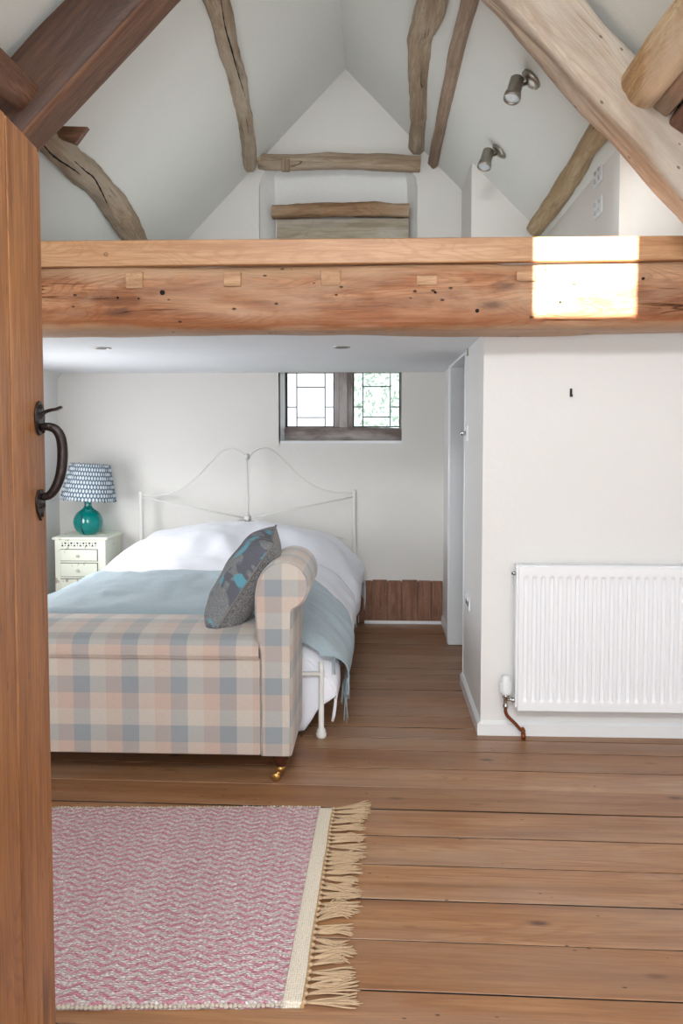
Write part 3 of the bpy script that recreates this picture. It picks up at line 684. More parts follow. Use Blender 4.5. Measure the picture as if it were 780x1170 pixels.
# latch
la=thing('x','','') if False else None
pu=(dpt(44,478)-E0).dot(ddir); zu=dpt(44,478).z; zl=dpt(45,575).z
def plate(outline,zc,yc,th=.004):
    mb=MB(); n_=len(outline); vs=[DM@V((x,yc+p[0],zc+p[1])) for x in (0,th) for p in outline]
    mb.raw(vs,[tuple(range(n_))[::-1],tuple(range(n_,2*n_))]+[(j,(j+1)%n_,(j+1)%n_+n_,j+n_) for j in range(n_)]); return mb
ov=[(.025*math.cos(a)*(1 if math.sin(a)>0 else 1.),.030*math.sin(a)) for a in [2*math.pi*i/28 for i in range(28)]]
mb=plate(ov,zu,pu); latch=mb.build('latch_plate',M['iron'],door,bevel=.0015)
spade=[(-.012,.024),(.012,.024),(.022,.012),(.024,.0),(.018,-.014),(.008,-.024),(0,-.031),(-.008,-.024),(-.018,-.014),(-.024,.0),(-.022,.012)]
pl_=(dpt(45,575)-E0).dot(ddir)
mb=plate(spade,zl,pl_); mb.build('latch_plate',M['iron'],door,bevel=.0015)
def hp(px,py):   # handle plane: perpendicular to door through pu
    o=V((0,0,H)); d=ray(px,py); c=E0+ddir*pu; t=(c-o).dot(ddir)/d.dot(ddir); return o+d*t
gr_=[hp(47,488),hp(55,487.5),hp(64,491),hp(70,502),hp(71.5,522),hp(69,543),hp(63,558),hp(56,566),hp(48,568)]
mb=MB(); G=cat(gr_,32); mb.tube(G,[.0062+.0028*math.sin(math.pi*i/32) for i in range(33)],14); mb.build('pull_handle',M['iron'],door)
tl=[hp(44,479),hp(50,472),hp(57,468.5),hp(64,467),hp(70,465.5)]
mb=MB(); G=cat(tl,14)
timber(mb,[hp(45,477),hp(51,471),hp(58,468.5),hp(64,467.5),hp(70,465)],tuple(ddir),[.003,.003,.006,.011,.009],[.004,.003,.0028,.0025,.002],2.5,.0003,5,seg=14,n=20); mb.build('thumb_latch',M['iron'],door)
mb=MB()
for z_,y_ in ((zu+.02,pu),(zu-.022,pu+.01),(zl-.02,pl_),(zl-.004,pl_-.008),(zl-.004,pl_+.01)):
    mb.lathe([(0,.0075),(.003,.007),(.0045,.004)],(0,0,0),10,DM@Matrix.Translation((0,y_,z_))@Matrix.Rotation(math.pi/2,4,'Y'))
mb.build('nail_head',M['iron'],door)
mb=MB(); mb.box((-.07,-.93,0),(.02,-.86,2.0),DM,grain=2); struct('trim_5',mb,M['doorwood'],bevel=.004)
# ------------------------------------------------------------------ BED
bed=thing('bed','white painted iron bedstead with curved headboard against the back wall','bed',(-.95,4.9,0))
HY=6.02
xl,xr=at(161.5,600,y=HY).x,at(405,600,y=HY).x; fx,fy=-.252,3.778; lx=fx-(xr-xl)
zt=at(405,560,y=HY).z; ztl=at(162,562,y=HY).z
for x,z in ((xl,ztl),(xr,zt)):
    mb=MB(); mb.lathe([(0,0),(.02,0),(.022,.012),(.016,.03),(.014,.045),(.014,z-.02),(.017,z-.012),(.014,z),(0,z+.004)],(x,HY,0),16); mb.build('head_post',M['bedmetal'],bed)
def hb(x,y): return at(140+x/2.69,495+y/2.69,y=HY)
Lc=[hb(*p) for p in ((55,188),(90,192),(130,189),(170,176),(220,142),(270,90),(305,57),(335,47),(362,56),(381,76))]
Rc=[hb(*p) for p in ((387,74),(404,55),(430,45),(462,54),(500,88),(545,133),(595,166),(650,182),(708,184))]
for Q in (Lc,Rc):
    mb=MB(); mb.tube(cat(Q,40),.0055,10); mb.build('scroll_rail',M['bedmetal'],bed)
ct=hb(384,262)
for q in (hb(56,197),hb(708,196)):
    mb=MB(); mb.tube([q,ct],.0055,10); mb.build('cross_bar',M['bedmetal'],bed)
for q in (hb(90,325),hb(680,325)):
    mb=MB(); mb.tube([ct,q],.0055,10); mb.build('cross_bar',M['bedmetal'],bed)
mb=MB(); mb.tube([hb(382,80),hb(385,330)],.006,10); mb.tube([hb(385,330),hb(385,500)],.006,10); mb.build('centre_bar',M['bedmetal'],bed)
for q,r in ((hb(384,262),.03),(hb(382,72),.024)):
    mb=MB(); mb.lathe([(0,-.012),(r*.6,-.01),(r,-.004),(r*.75,.004),(r*.9,.008),(r*.3,.014),(0,.016)],(0,0,0),8,Matrix.Translation(q)@Matrix.Rotation(math.pi/2,4,'X')); mb.build('rosette',M['bedmetal'],bed)
mb=MB(); mb.tube([(xl,HY,.3),(xr,HY,.3)],.012,10); mb.build('rail',M['bedmetal'],bed)
for x in (fx,lx):
    mb=MB(); mb.lathe([(0,0),(.018,0),(.024,.008),(.025,.022),(.02,.03),(.022,.036),(.013,.05),(.012,.30),(.012,.355),(0,.36)],(x,fy,0),20); mb.build('leg',M['bedmetal'],bed)
mb=MB(); mb.tube([(fx,fy,.3),(lx,fy,.3)],.011,10); mb.build('rail',M['bedmetal'],bed)
mb=MB(); mb.tube([(fx,fy,.3),(xr,HY,.3)],.014,10); mb.build('rail',M['bedmetal'],bed)
mb=MB(); mb.tube([(lx,fy,.3),(xl,HY,.3)],.014,10); mb.build('rail',M['bedmetal'],bed)
mb=MB(); mb.prism([(lx+.05,fy+.07),(fx-.05,fy+.07),(xr-.05,HY-.06),(xl+.05,HY-.06)],'z',.315,.45)
tag(mb.build('mattress',M['duvet'],bevel=.05,bseg=4),'white mattress hidden under the duvet on the iron bed','mattress')
# bedding profile: u 0..1 across, v 0..1 foot to head
def ztop_(y):
    t=(y-3.74)/(5.98-3.74)
    base=.555+.05*min(1,t/.25)+.02*t
    pil=.165*(1/(1+math.exp(-(y-5.22)/.10)))
    fall=1-max(0,(y-5.8)/.22)**2*.25 if y>5.8 else 1
    return (base+pil)*fall
def cx_(y):
    t=(y-fy)/(HY-fy); return (fx+lx)/2+((xr+xl)/2-(fx+lx)/2)*t
def surf(u,y,off=0,hangR=.30,hangL=.30,wr=1.):
    """u in -1..1 across"""
    hw=.775; c=cx_(y); zt=ztop_(y); s=1 if u>0 else -1; a=abs(u)
    A=.70        # portion of u used by the top
    hang=hangR if s>0 else hangL
    if a<A:
        q=a/A; x=q*(hw-.03); drop=.055*q**3+.10*max(0,q-.72)**2/.0784*.6
        if y>5.1: drop+=.06*q**2.2
        z=zt-drop
    else:
        q=(a-A)/(1-A); d=hang*q**1.15
        top=zt-.055-.06-(.06 if y>5.1 else 0); x=(hw-.03)+.085*math.sin(min(1,d/.16)*math.pi/2)+.030*math.sin(min(1,d/.34)*math.pi); z=top-d
    w=noise.noise(V((u*3.3,y*3.1,2)))*.018*wr+noise.noise(V((u*8,y*6+u*2,7)))*.012*wr
    if a>A: x+=wr*(noise.noise(V((y*5.5,z*1.5,s*4)))*.03+noise.noise(V((y*13,z*3,s*9)))*.012)*min(1,d/.08)
    # creases fanning near the pillows
    z+=w+ (wr*.006*math.sin((u*5+y*9)+3*noise.noise(V((u*2,y*2,0)))) if y>4.7 else 0)
    fan=math.exp(-((y-5.2)/.22)**2)*wr*.016*math.sin(9*u+5*y+4*noise.noise(V((u*3,y*2,9))))
    z+=fan
    n=V((s*min(1,max(0,(a-A*.8)/(.3))),0,1-min(1,max(0,(a-A*.8)/.3))*.8)).normalized()
    return V((c+s*x,y,z))+n*off
def duv(i,j):
    u=-1+2*i; y=3.80+(6.0-3.80)*j
    hR=.23+.02*math.sin(y*5)+ (.04*max(0,1-(y-3.80)/.07))
    p=surf(u,y,-.012*max(0,min(1,(4.7-y)/.15)),hR,.3)
    if j<.06:    # rounded foot edge tucks down
        k=(1-j/.06); p.z-=.10*k*k; 
    if j>.97: p.z-=.12*((j-.97)/.03)**2
    return p
mb=MB(); mb.grid(150,150,duv)
mb.grid(60,10,lambda i,j:(lambda p:V((p.x,3.80-.012*math.sin(j*math.pi/2),p.z-j*(.20*max(0,min(1,(.87-abs(2*i-1))/.15+.0))+.16*math.exp(-((i-.82)/.03)**2)))))(duv(i,0)))
o=mb.build('duvet',M['duvet'],merge=True); sd=o.modifiers.new('solid','SOLIDIFY'); sd.thickness=.012; sd.offset=-1
tag(o,'rumpled white cotton duvet spread over the bed','duvet')
# side corner of duvet hanging below the throw near the foot
def thr_y(i): return 3.735+.0*i
def throwf(i,j):
    u=-.985+1.985*i; ya=3.785; yb=4.66+.03*math.sin(i*9)-.02*i
    # on the right side the upper edge slants toward the foot
    if u>.55: yb-= (u-.55)*.8
    y=ya+(yb-ya)*j
    hR=.30-.29*max(0,(.22-j)/.22)-.05*max(0,j-.6)
    p=surf(u,y,.022,hR,.3); p.z+=.005*noise.noise(V((p.x*7,y*16,1)))+.004*noise.noise(V((p.x*16,y*9,4)))
    if u>.72: p.x+=.006+.006*math.sin(y*38)*min(1,(u-.72)/.1)
    if j<.1: k=(1-j/.1); p.z-=.06*k*k
    return p
mb=MB(); mb.grid(170,90,throwf)
throw=mb.build('throw_blanket',M['throw'],merge=True); sd=throw.modifiers.new('solid','SOLIDIFY'); sd.thickness=.006; sd.offset=1
tag(throw,'soft blue grey wool throw draped across the foot of the bed','throw')
for k in range(9):
    j=.04+.11*k; p=throwf(1,j); d=V((.004*math.sin(k*3),0,-1))
    mb=MB()
    for q in range(4):
        o_=V((R.uniform(-.006,.006),R.uniform(-.008,.008),0)); ln=R.uniform(.07,.09) if k!=2 else R.uniform(.12,.14)
        mb.tube([p+o_+V((0,0,.01)),p+o_*1.5+V((0,0,-ln*.5)),p+o_*2+V((R.uniform(-.006,.006),0,-ln))],[.0022,.0022,.0012],5)
    mb.build('tassel',M['throw'],throw)
# ------------------------------------------------------------------ UPHOLSTERED BENCH
YF,YR=3.25,3.73
bx1=at(297,800,y=YF).x; axr=at(333,800,y=YF).x; zb=.118; zl_=at(200,752,y=YF).z; zs=at(200,735,y=YF).z
bx0=-1.62
bench=thing('storage_bench','plaid upholstered storage bench with rolled arm at the foot of the bed','bench',((bx0+axr)/2,(YF+YR)/2,0))
def fab(v): return V((v.x-.034,v.z-.012,0))
def fabricbox(lo,hi,name,par,bev,puff=0,top=False):
    mb=MB(); lo,hi=V(lo),V(hi)
    nx,nz=60,10
    # front, back, top, sides as separate grids then merged; fabric coordinate carried on
    def fr(i,j): return V((lo.x+(hi.x-lo.x)*i,lo.y,lo.z+(hi.z-lo.z)*j))
    mb.box(lo,hi)
    mb.g=[(v[0]+.030,(v[2]+.030) if not top else (v[2]+(v[1]-lo.y)*1.0+.030),0) for v in mb.v]
    return mb.build(name,M['plaid'],par,bevel=bev,bseg=4)
fabricbox((bx0,YF+.004,zb),(bx1,YR,zl_-.003),'base',bench,.006)
# lid with padded rounded top
def lid(i,j):
    # j runs: front bottom -> front top curve -> back
    pr=[(0,zl_+.002),(-.006,zl_+.012),(-.007,zl_+.03),(0,zs),(.025,zs+.022),(.09,zs+.034),(.2,zs+.042),(.34,zs+.036),(.43,zs+.02),(.455,zs-.02),(.455,zl_)]
    t=j*(len(pr)-1); k=min(int(t),len(pr)-2); t-=k
    a=cat([V((p[0],p[1],0)) for p in pr],len(pr)*4); q=a[min(len(a)-1,int(round(j*(len(a)-1))))]
    x=bx0+(bx1-.004-bx0)*i; e=min(i,1-i)*(bx1-bx0); dz=-.018*max(0,1-e/.035)**2*(1 if q.y>zs-.005 else 0)
    return V((x,YF+q.x,q.y+dz))
mb=MB(); 
Ls=[0]; prev=None
NJ=48
for j in range(NJ+1):
    p=lid(.5,j/NJ)
    if prev is not None: Ls.append(Ls[-1]+(p-prev).length)
    prev=p
mb.grid(90,NJ,lid,lambda i,j:(lid(i,j).x+.030,zl_+Ls[int(round(j*NJ))]+.030,0))
lo_=mb.build('seat_lid',M['plaid'],bench)
mb=MB(); mb.tube([(bx0,YF-.003,zl_+.001),(bx1-.004,YF-.003,zl_+.001)],.0022,8); 
mb.g=[(v[0]+.030,v[2]+.030,0) for v in mb.v]; mb.build('piping',M['plaid'],bench)
# side closing of the lid
# arm: profile extruded from front to back
def A2(px,py): q=at(px,py,y=YF); return (q.x,q.z)
prof=[A2(*p) for p in ((297.5,866),(297.5,800),(296.5,752),(292.5,725),(290.5,700),(291,678),(295,661),(303,649),(314,642.5),(326,641.5),(338,645),(347,653),(352,664),(352.5,676),(348,687),(341,694),(335,697.5),(333.5,705),(333.2,752),(333,800),(333,866))]
pz=zb
prof[0]=(prof[0][0],pz); prof[-1]=(prof[-1][0],pz)
def arm(mirror=False,x_off=0,name='arm'):
    P=cat([V((p[0],0,p[1])) for p in prof],90)
    if mirror: P=[V((bx0-(p.x-bx1),0,p.z)) for p in P]
    mb=MB(); n=len(P); L=[0]
    for i in range(1,n): L.append(L[-1]+(P[i]-P[i-1]).length)
    ysn=[0,.004,.012,.1,.2,.3,.4,YR-YF-.012,YR-YF-.004,YR-YF]; ins=[.010,.004,0,0,0,0,0,0,.004,.010]
    cen=V((sum(p.x for p in P)/n,0,sum(p.z for p in P)/n))
    vs=[];gs=[]
    for q,(yy,s_) in enumerate(zip(ysn,ins)):
        for i,p in enumerate(P):
            t=(P[min(i+1,n-1)]-P[max(i-1,0)]).normalized(); nn=V((t.z,0,-t.x))*(1 if not mirror else -1)
            # slight swelling of the scroll toward the back
            v=p+nn*s_; vs.append(V((v.x,YF+yy,v.z))); gs.append((YF+yy-.02,L[i]*1.+.05,0))
    fs=[(q*n+i,q*n+i+1,(q+1)*n+i+1,(q+1)*n+i) for q in range(len(ysn)-1) for i in range(n-1)]
    fs+=[(q*n+n-1,q*n,(q+1)*n,(q+1)*n+n-1) for q in range(len(ysn)-1)]
    mb.raw(vs,fs,gs,True)
    # front & back faces with their own fabric coordinates
    f=[V((v.x,v.y,v.z)) for v in vs[:n]]
    mb.raw(f,[tuple(range(n))],[(v.x+.045,v.z+.030,0) for v in f],False)
    b=[V((v.x,v.y,v.z)) for v in vs[-n:]]
    mb.raw(b,[tuple(range(n))],[(v.x+.045,v.z+.030,0) for v in b],False)
    o=mb.build(name,M['plaid'],bench); sh(o,50)
    # welt piping round the front face
    mb=MB(); w=[V((v.x,YF+.002,v.z)) for v in f]; mb.tube(w,.0028,8,caps=True); mb.g=[(v[0]+.045,v[2]+.030,0) for v in mb.v]
    mb.build('piping',M['plaid'],o)
    return o
arm(); arm(True)
for x,y in ((axr-.05,YF+.045),(axr-.05,YR-.05),(bx0-.10,YF+.045),(bx0-.10,YR-.05)):
    mb=MB(); mb.lathe([(.0,zb),(.034,zb),(.036,zb-.01),(.03,zb-.016),(.032,zb-.028),(.024,zb-.045),(.018,zb-.058),(.0,zb-.058)],(x,y,0),24)
    lg=mb.build('leg',M['mahog'],bench)
    mb=MB(); mb.lathe([(0,.062),(.019,.062),(.016,.045),(.012,.036),(0,.034)],(x,y,0),20)
    mb.tube([(x,y,.04),(x-.012,y-.006,.032),(x-.02,y-.01,.022)],[.010,.009,.006],8)
    mb.lathe([(0,-.008),(.016,-.008),(.0178,-.004),(.0178,.004),(.016,.008),(0,.008)],(0,0,0),20,Matrix.Translation((x-.018,y-.008,.018))@Matrix.Rotation(math.pi/2,4,'X'))
    mb.build('castor',M['brass'],lg)
# cushion
A_=at(312,621,y=3.36);B_=at(240,730,y=3.36)
ex=(A_-B_); Lc_=ex.length; ex.normalize(); ey=V((-.23,.95,-.14)); ey=(ey-ex*ey.dot(ex)).normalized(); ez=ex.cross(ey)   # ez: one face normal
if ez.x>0: ez=-ez
cu_c=(A_+B_)/2+ey*.19
cus=thing('scatter_cushion','grey chenille cushion with teal patches leaning on the bench arm','cushion',cu_c)
def cush(sgn):
    def f(i,j):
        a=2*i-1;b=2*j-1
        pinch=1.03-.10*(1-abs(a)**2)*abs(b)**3; pinch2=1.03-.10*(1-abs(b)**2)*abs(a)**3
        h=.098*((1-a**4)*(1-b**4))**.6
        h*=1+.12*noise.noise(V((a*2,b*2,sgn*3)))
        return cu_c+ex*(a*Lc_/2*pinch2)+ey*(b*.20*pinch)+ez*(sgn*h)+V((0,0,0))
    return f
mb=MB(); mb.grid(40,40,cush(1)); mb.build('front_panel',M['cushion'],cus)
mb=MB(); mb.grid(40,40,cush(-1)); mb.build('back_panel',M['chenille'],cus)
f=cush(1); loop=[f(i/30,0) for i in range(30)]+[f(1,i/30) for i in range(30)]+[f(1-i/30,1) for i in range(30)]+[f(0,1-i/30) for i in range(31)]
mb=MB(); mb.tube(loop,.0045,8); mb.build('piping',M['piping'],cus)
# ------------------------------------------------------------------ NIGHTSTAND AND LAMP
nx0_,nx1_,ny0,ny1,nzt=-2.268,-1.905,5.75,6.12,.684
ns=thing('nightstand','distressed mint green bedside cabinet with fretwork between bed and corner','bedside cabinet',((nx0_+nx1_)/2,(ny0+ny1)/2,0))
mb=MB(); mb.box((nx0_-.015,ny0-.015,nzt-.02),(nx1_+.015,ny1+.01,nzt)); mb.build('top',M['mint'],ns,bevel=.006)
mb=MB(); mb.box((nx0_,ny0,.06),(nx1_,ny1,nzt-.02)); mb.build('body',M['mint'],ns,bevel=.004)
for x in (nx0_+.02,nx1_-.02):
    for y in (ny0+.02,ny1-.02):
        mb=MB(); mb.box((x-.02,y-.02,0),(x+.02,y+.02,.07)); mb.build('leg',M['mint'],ns,bevel=.003)
fx0,fx1=nx0_+.045,nx1_-.06; zf=nzt-.052
fr=thing('x','','') if False else None
mb=MB(); k=0; nd=12
for q in range(nd):
    xa=fx0+(fx1-fx0)*q/nd; xb=fx0+(fx1-fx0)*(q+1)/nd; m_=(xa+xb)/2
    if q%2: tri=[(xa+.002,zf+.014),(xb-.002,zf+.014),(m_,zf-.002)]; tri2=[(m_-.006,zf-.012),(m_+.006,zf-.012),(m_,zf-.005)]
    else: tri=[(xa+.002,zf-.014),(xb-.002,zf-.014),(m_,zf+.002)]; tri2=[(m_-.006,zf+.012),(m_+.006,zf+.012),(m_,zf+.005)]
    mb.prism(tri,'y',ny0-.002,ny0+.001); mb.prism(tri2,'y',ny0-.002,ny0+.001)
mb.build('fretwork',M['cut'],ns)
z=nzt-.085
for h in (.085,.10,.16,.16):
    mb=MB(); mb.box((nx0_+.04,ny0-.003,z-h),(nx1_-.055,ny0+.001,z),mi=1); mb.box((nx0_+.044,ny0-.012,z-h+.004),(nx1_-.059,ny0+.01,z-.004)); dr=mb.build('drawer',[M['mint'],M['cut']],ns,bevel=.002)
    mb=MB(); c=V(((nx0_+nx1_)/2-.01,ny0-.012,z-h/2)); mb.lathe([(.006,0),(.006,.008),(.012,.013),(.011,.02),(0,.024)],(0,0,0),16,Matrix.Translation(c)@Matrix.Rotation(math.pi/2,4,'X')); mb.build('knob',M['mint'],dr)
    z-=h+.012
lx_,ly_=-2.09,5.935
lamp=thing('table_lamp','round teal glass table lamp with patterned blue grey shade on bedside cabinet','lamp',(lx_,ly_,nzt))
mb=MB(); pf=[(0,0),(.05,0),(.062,.006),(.085,.03),(.102,.065),(.106,.095),(.098,.128),(.078,.158),(.048,.180),(.031,.196),(.026,.215),(.024,.262),(0,.264)]
mb.lathe([(p.x,p.y) for p in cat([V((a,b,0)) for a,b in pf],48)],(lx_,ly_,nzt),40); mb.build('lamp_base',M['teal'],lamp)
mb=MB(); mb.tube([(lx_-.006,ly_-.02,nzt+.26),(lx_-.01,ly_-.026,nzt+.18),(lx_-.014,ly_-.09,nzt+.15),(lx_-.012,ly_-.108,nzt+.09),(lx_-.012,ly_-.09,nzt+.03),(lx_-.01,ly_-.06,nzt+.004)],.0035,8)
mb.build('cord',M['lead'],lamp)
SM=Matrix.Translation((lx_+.003,ly_,nzt+.248))@Matrix.Rotation(math.radians(3.5),4,'Y')@Matrix.Rotation(math.radians(-1.5),4,'X')
mb=MB(); pr_=[(.197,0),(.141,.262),(.139,.262),(.195,0)]
# pleats
seg=120
def shp(i,j):
    q=2*math.pi*i; r=.197+(.140-.197)*j; r+=.0022*math.sin(q*60)
    return SM@V((r*math.cos(q),r*math.sin(q),j*.262+.003*math.sin(q*23)*(1 if j in(0,1) else 0)))
mb.grid(360,12,shp,lambda i,j:(i*1.0,j*.262,0)); o=mb.build('lamp_shade',M['shade'],lamp); sd=o.modifiers.new('s','SOLIDIFY'); sd.thickness=.002
mb=MB(); mb.tube([SM@V((0,0,-.0)),SM@V((0,0,.15))],.012,10); mb.lathe([(0,0),(.02,.005),(.03,.03),(.02,.06),(0,.065)],(0,0,0),16,SM@Matrix.Translation((0,0,.12))); mb.build('bulb',M['plast'],lamp)
# ------------------------------------------------------------------ RADIATOR
rx0,rx1=.645,1.90; rz0=.142; rz1=at(640,647.5,y=3.765).z; ry=3.765
rad=thing('radiator','white ribbed panel radiator fixed to the wall on the right','radiator',((rx0+rx1)/2,3.80,rz0))
pitch=.0385; ra_,rb_=rz0+.045,rz1-.045
def rd(x,z):
    t=((x-rx0-.02)/pitch)%1.0
    if x<rx0+.02 or x>rx1-.02: return 0
    # recessed channel (t .08-.62)
    a=min(1,max(0,(t-.06)/.12))*min(1,max(0,(.66-t)/.12))
    b=min(1,max(0,(z-ra_)/.012))*min(1,max(0,(rb_-z)/.012))
    return .0075*(a*a*(3-2*a))*b
nx_=int((rx1-rx0)/pitch*14)
zz=[rz0,rz0+.003,rz0+.03]+[ra_+.012*i/4 for i in range(5)]+[ra_+.05+(rb_-ra_-.1)*i/6 for i in range(7)]+[rb_-.012+.012*i/4 for i in range(5)]+[rz1-.03,rz1-.003,rz1]
def rf_(i,j):
    x=rx0+(rx1-rx0)*i; z=zz[int(round(j*(len(zz)-1)))]; y=ry+rd(x,z)
    e=min(x-rx0,rx1-x,z-rz0,rz1-z)
    if e<.002: y+=.004
    return V((x,y,z))
mb=MB(); mb.grid(nx_,len(zz)-1,rf_,smooth=True)
o=mb.build('front_panel',M['rad'],rad); sh(o,35)
mb=MB(); mb.box((rx0,ry+.009,rz0+.001),(rx1,ry+.018,rz1-.001)); mb.box((rx0,ry+.004,rz0),(rx1,ry+.012,rz0+.004)); mb.box((rx0,ry+.004,rz0),(rx0+.003,ry+.012,rz1)); mb.build('back_panel',M['rad'],rad,bevel=.002)
mb=MB(); mb.box((rx0-.009,ry+.010,rz0+.015),(rx0+.001,YW-.02,rz1+.004)); mb.build('side_panel',M['rad'],rad,bevel=.002)
mb=MB(); mb.box((rx1-.001,ry+.010,rz0+.015),(rx1+.009,YW-.02,rz1+.004)); mb.build('side_panel',M['rad'],rad,bevel=.002)
mb=MB(); gz=rz1+.004; gy0,gy1=ry+.012,YW-.022
mb.box((rx0,gy0,gz-.01),(rx1,gy0+.008,gz)); mb.box((rx0,gy1-.008,gz-.01),(rx1,gy1,gz)); mb.box((rx0,(gy0+gy1)/2-.003,gz-.008),(rx1,(gy0+gy1)/2+.003,gz-.001))
x=rx0+.01
while x<rx1-.01:
    for (ya,yb2) in ((gy0+.006,(gy0+gy1)/2),((gy0+gy1)/2,gy1-.006)):
        mb.raw([(x,ya,gz-.001),(x+.006,ya,gz-.001),(x+.014,yb2,gz-.001),(x+.008,yb2,gz-.001),(x,ya,gz-.006),(x+.006,ya,gz-.006),(x+.014,yb2,gz-.006),(x+.008,yb2,gz-.006)],[(0,1,2,3),(4,5,6,7),(0,1,5,4),(1,2,6,5),(2,3,7,6),(3,0,4,7)])
    x+=.0125
mb.build('top_grille',M['rad'],rad)
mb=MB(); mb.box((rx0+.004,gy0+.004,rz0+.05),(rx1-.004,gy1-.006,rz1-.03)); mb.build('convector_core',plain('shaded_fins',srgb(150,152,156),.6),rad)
for x in (rx0+.15,rx1-.15):
    mb=MB(); mb.box((x-.02,gy1-.01,rz0+.05),(x+.02,YW,rz1-.06)); mb.build('bracket',M['rad'],rad,bevel=.002)
c=V((rx0-.012,3.785,rz1-.035)); mb=MB(); mb.lathe([(0,0),(.011,0),(.011,.010),(.006,.012),(.006,.018),(0,.018)],(0,0,0),6,Matrix.Translation(c)@Matrix.Rotation(-math.pi/2,4,'Y')); mb.build('bleed_valve',M['chrome'],rad)
vx,vy=at(577.5,790,y=3.79).x,3.79; z1=at(577,772,y=vy).z; z2=at(577,793,y=vy).z; z3=at(577,806,y=vy).z
mb=MB()
P=[(0,z2),(.021,z2),(.023,z2+.008),(.0235,z1-.028),(.020,z1-.012),(.018,z1-.003),(.012,z1),(0,z1)]
mb.lathe(P,(vx,vy,0),24)
for k in range(18):
    q=2*math.pi*k/18; mb.box((.021,-.0015,z2+.012),(.0255,.0015,z1-.03),Matrix.Translation((vx,vy,0))@Matrix.Rotation(q,4,'Z'))
mb.build('thermostatic_cap',M['plast'],rad)
mb=MB(); mb.lathe([(0,z3-.012),(.011,z3-.012),(.013,z3),(.010,z3+.004),(.010,z2-.018),(.016,z2-.016),(.016,z2),(0,z2)],(vx,vy,0),20)
mb.tube([(vx,vy,(z2+z3)/2),(vx+.03,vy,(z2+z3)/2),(rx0+.002,vy,(z2+z3)/2)],[.008,.008,.008],12); mb.tube([(vx+.026,vy,(z2+z3)/2),(vx+.042,vy,(z2+z3)/2)],.012,6)
mb.build('valve_body',M['chrome'],rad)
pe=at(598,841,z=0); 
pp=[(vx,vy,z3-.006),(vx+.001,vy,z3-.03),(vx+.012,vy+.002,z3-.052),(vx+.045,vy+.004,z3-.085),(vx+.072,vy+.006,z3-.115),(vx+.082,vy+.006,.05),(vx+.084,vy+.006,.0)]
mb=MB(); mb.tube(cat(pp,30),.0078,12); mb.lathe([(.0078,.028),(.011,.028),(.011,.0),(0.0,.0)],(vx+.084,vy+.006,0),16); mb.lathe([(.0078,.045),(.0105,.045),(.0105,.036),(.0078,.036)],(vx+.083,vy+.006,0),16)
mb.build('copper_pipe',M['copper'],rad)
# ------------------------------------------------------------------ RUG
rug=thing('woven_rug','pink and cream chevron woven rug with tan fringe on the floorboards','rug',(-.9,2.5,0))
TR=at(380,921,z=.01);BR=at(345,1148,z=.01);TL=at(68,922,z=.01);BL=at(69,1151,z=.01)
et=(TL-TR).normalized(); eb=(BL-BR).normalized(); L_=1.75
def rg(i,j,L0,L1,h=.012):
    a=TR+et*(L0+(L1-L0)*i); b=BR+eb*(L0+(L1-L0)*i); p=a.lerp(b,j)
    # wavy long edges
    e=0
    w=noise.noise(V((p.x*14,j*3,1)))*.005*(abs(2*j-1)**6)
    bulge=noise.noise(V((j*5,2,2)))*.008*(1-i if L0==0 else 0)
    z=h+noise.noise(V((p.x*3,p.y*3,0)))*.002
    if j<.006 or j>.994: z=.001
    return V((p.x+bulge,p.y+w,z))
def rggr(i,j,L0,L1): p=rg(i,j,L0,L1); return (p.x,p.y+.03*p.x,0)
bw=.05
mb=MB(); mb.grid(160,180,lambda i,j:rg(i,j,bw,L_),lambda i,j:rggr(i,j,bw,L_)); mb.build('rug_body',M['rug'],rug)
mb=MB(); mb.grid(6,180,lambda i,j:rg(i,j,0,bw,.009),lambda i,j:rggr(i,j,0,bw)); mb.build('woven_border',M['band'],rug)
mb=MB(); mb.tube([rg(0,j/60,0,bw,.006) for j in range(61)],.005,6); mb.build('edge_cord',M['jutestr'],rug)
# selvedge wool loops along front and back
for j in (.003,.997):
    mb=MB()
    for q in range(150):
        p=rg(q/150,j,bw,L_); c=V((p.x,p.y,.007)); r=.0055+R.uniform(-.001,.0015)
        mb.lathe([(0,-r),(r*.8,-r*.6),(r,0),(r*.8,r*.6),(0,r)],c+V((0,R.uniform(-.002,.002),0)),6)
    mb.build('selvedge',M['band'],rug)
nt=38; RR=random.Random(11)
for k in range(nt):
    p=rg(0,(k+.5)/nt,0,bw,.006); ang=RR.gauss(0.10,.30); ln=RR.uniform(.085,.125)*(1.15 if k<2 or k>nt-3 else 1)
    if k==0: ang=.35
    if k==nt-1: ang=.1
    d=V((math.cos(ang),math.sin(ang),0)); sd_=V((-d.y,d.x,0)); mb=MB()
    mb.lathe([(0,-.006),(.006,-.003),(.007,0),(.006,.004),(0,.006)],p+V((.004,0,.0015)),8)
    for q in range(13):
        s=(q-6)/6; cv=RR.uniform(-.014,.014)
        a=p+V((.004,0,0)); b=a+d*ln*.4+sd_*(s*.008+cv*.4)+V((0,0,.004)); c=a+d*ln*.75+sd_*(s*.013+cv); e=a+d*ln*RR.uniform(.92,1.08)+sd_*(s*.017+cv*1.5)
        for t in (b,c,e): t.z=max(.0025,RR.uniform(.0025,.009))
        mb.tube(cat([a,b,c,e],8),[.0027]*7+[.0022,.0012],5)
    mb.build('tassel',M['jute'],rug)
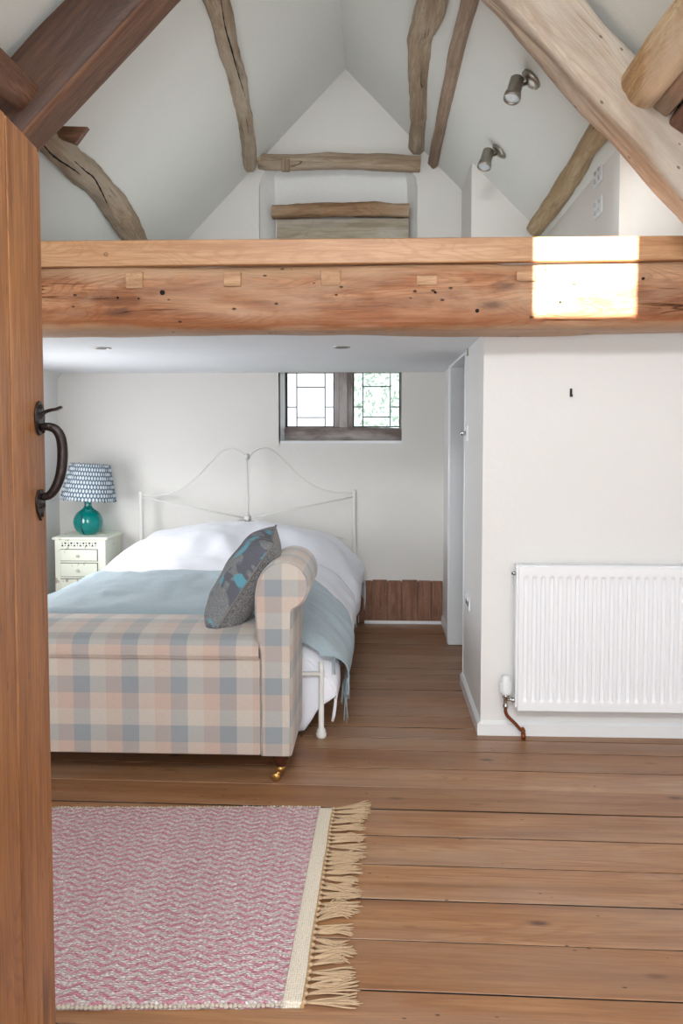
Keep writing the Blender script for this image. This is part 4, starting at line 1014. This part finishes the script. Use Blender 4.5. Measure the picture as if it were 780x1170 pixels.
# ------------------------------------------------------------------ LIGHTS
def area(name,loc,target,sx,sy,power,col=(1,1,1),spread=math.pi):
    l=bpy.data.lights.new(name,'AREA'); l.shape='RECTANGLE'; l.size=sx; l.size_y=sy; l.energy=power; l.color=col; l.spread=spread
    o=bpy.data.objects.new(name,l); C.objects.link(o); o.location=loc
    o.rotation_euler=(V(target)-V(loc)).to_track_quat('-Z','Y').to_euler(); return o
area('assumed_light_low',(.25,YN+.04,1.2),(.0,3,1.9),2.4,1.0,58,(.93,.965,1))  # assumed low source: unseen lamp against the closed near wall, no window there
area('assumed_light_high',(-.15,YN+.05,3.05),(.6,4,1.3),1.0,.5,112,(.93,.965,1))  # unseen lamp just inside the near gable, stands for an assumed high window
area('assumed_light_alcove',(XL+.02,4.8,1.0),(-.5,5.1,.7),.85,.55,19,(.93,.96,1))  # unseen lamp added at the assumed left window to light the bed
area('rafter_shadow_lamp',(-.4,YN+.06,1.5),(-.5,3.5,2.3),.42,.42,30,(.95,.975,1))  # small unseen lamp added to cast the left rafter's shadow on the slope
area('loft_fill',(-.3,4.7,2.06),(-.3,4.7,4),1.6,1.0,8,(.97,.985,1))  # added fill hidden behind the beam, brightens the roof slopes
sun=bpy.data.lights.new('sun','SUN'); sun.energy=45; sun.angle=.006; sun.color=(1,.95,.86)
so=bpy.data.objects.new('sun',sun); C.objects.link(so); so.rotation_euler=V((az,1,-t14)).to_track_quat('-Z','Y').to_euler()
sp=bpy.data.lights.new('loft_wall_fill','SPOT'); sp.energy=14; sp.spot_size=math.radians(75); sp.spot_blend=1.; sp.shadow_soft_size=.15; sp.color=(1,.98,.94)  # added lamp without a fitting, whitens the loft wall on the right
o=bpy.data.objects.new('loft_wall_fill',sp); C.objects.link(o); o.location=(.85,3.38,2.45); o.rotation_euler=(V((1.4,3.855,2.45))-V(o.location)).to_track_quat('-Z','Y').to_euler()
w=bpy.data.worlds.new('sky'); bpy.context.scene.world=w; w.use_nodes=True
w.node_tree.nodes['Background'].inputs[0].default_value=(.93,.96,1,1); w.node_tree.nodes['Background'].inputs[1].default_value=2.2
# ------------------------------------------------------------------ CAMERA
cd=bpy.data.cameras.new('camera'); cam=bpy.data.objects.new('camera',cd); C.objects.link(cam)
cam.location=(0,0,H); rm=Matrix((cr,cu,-cf)).transposed(); cam.rotation_euler=rm.to_euler()
cd.sensor_fit='VERTICAL'; cd.sensor_height=36.; cd.sensor_width=24.; cd.lens=F/1170*36.
cd.shift_x=0; cd.shift_y=-(585-CY)/1170; cd.clip_start=.02
bpy.context.scene.camera=cam
sc=bpy.context.scene; sc.view_settings.view_transform='Standard'; sc.view_settings.look='None'; sc.view_settings.exposure=0.0
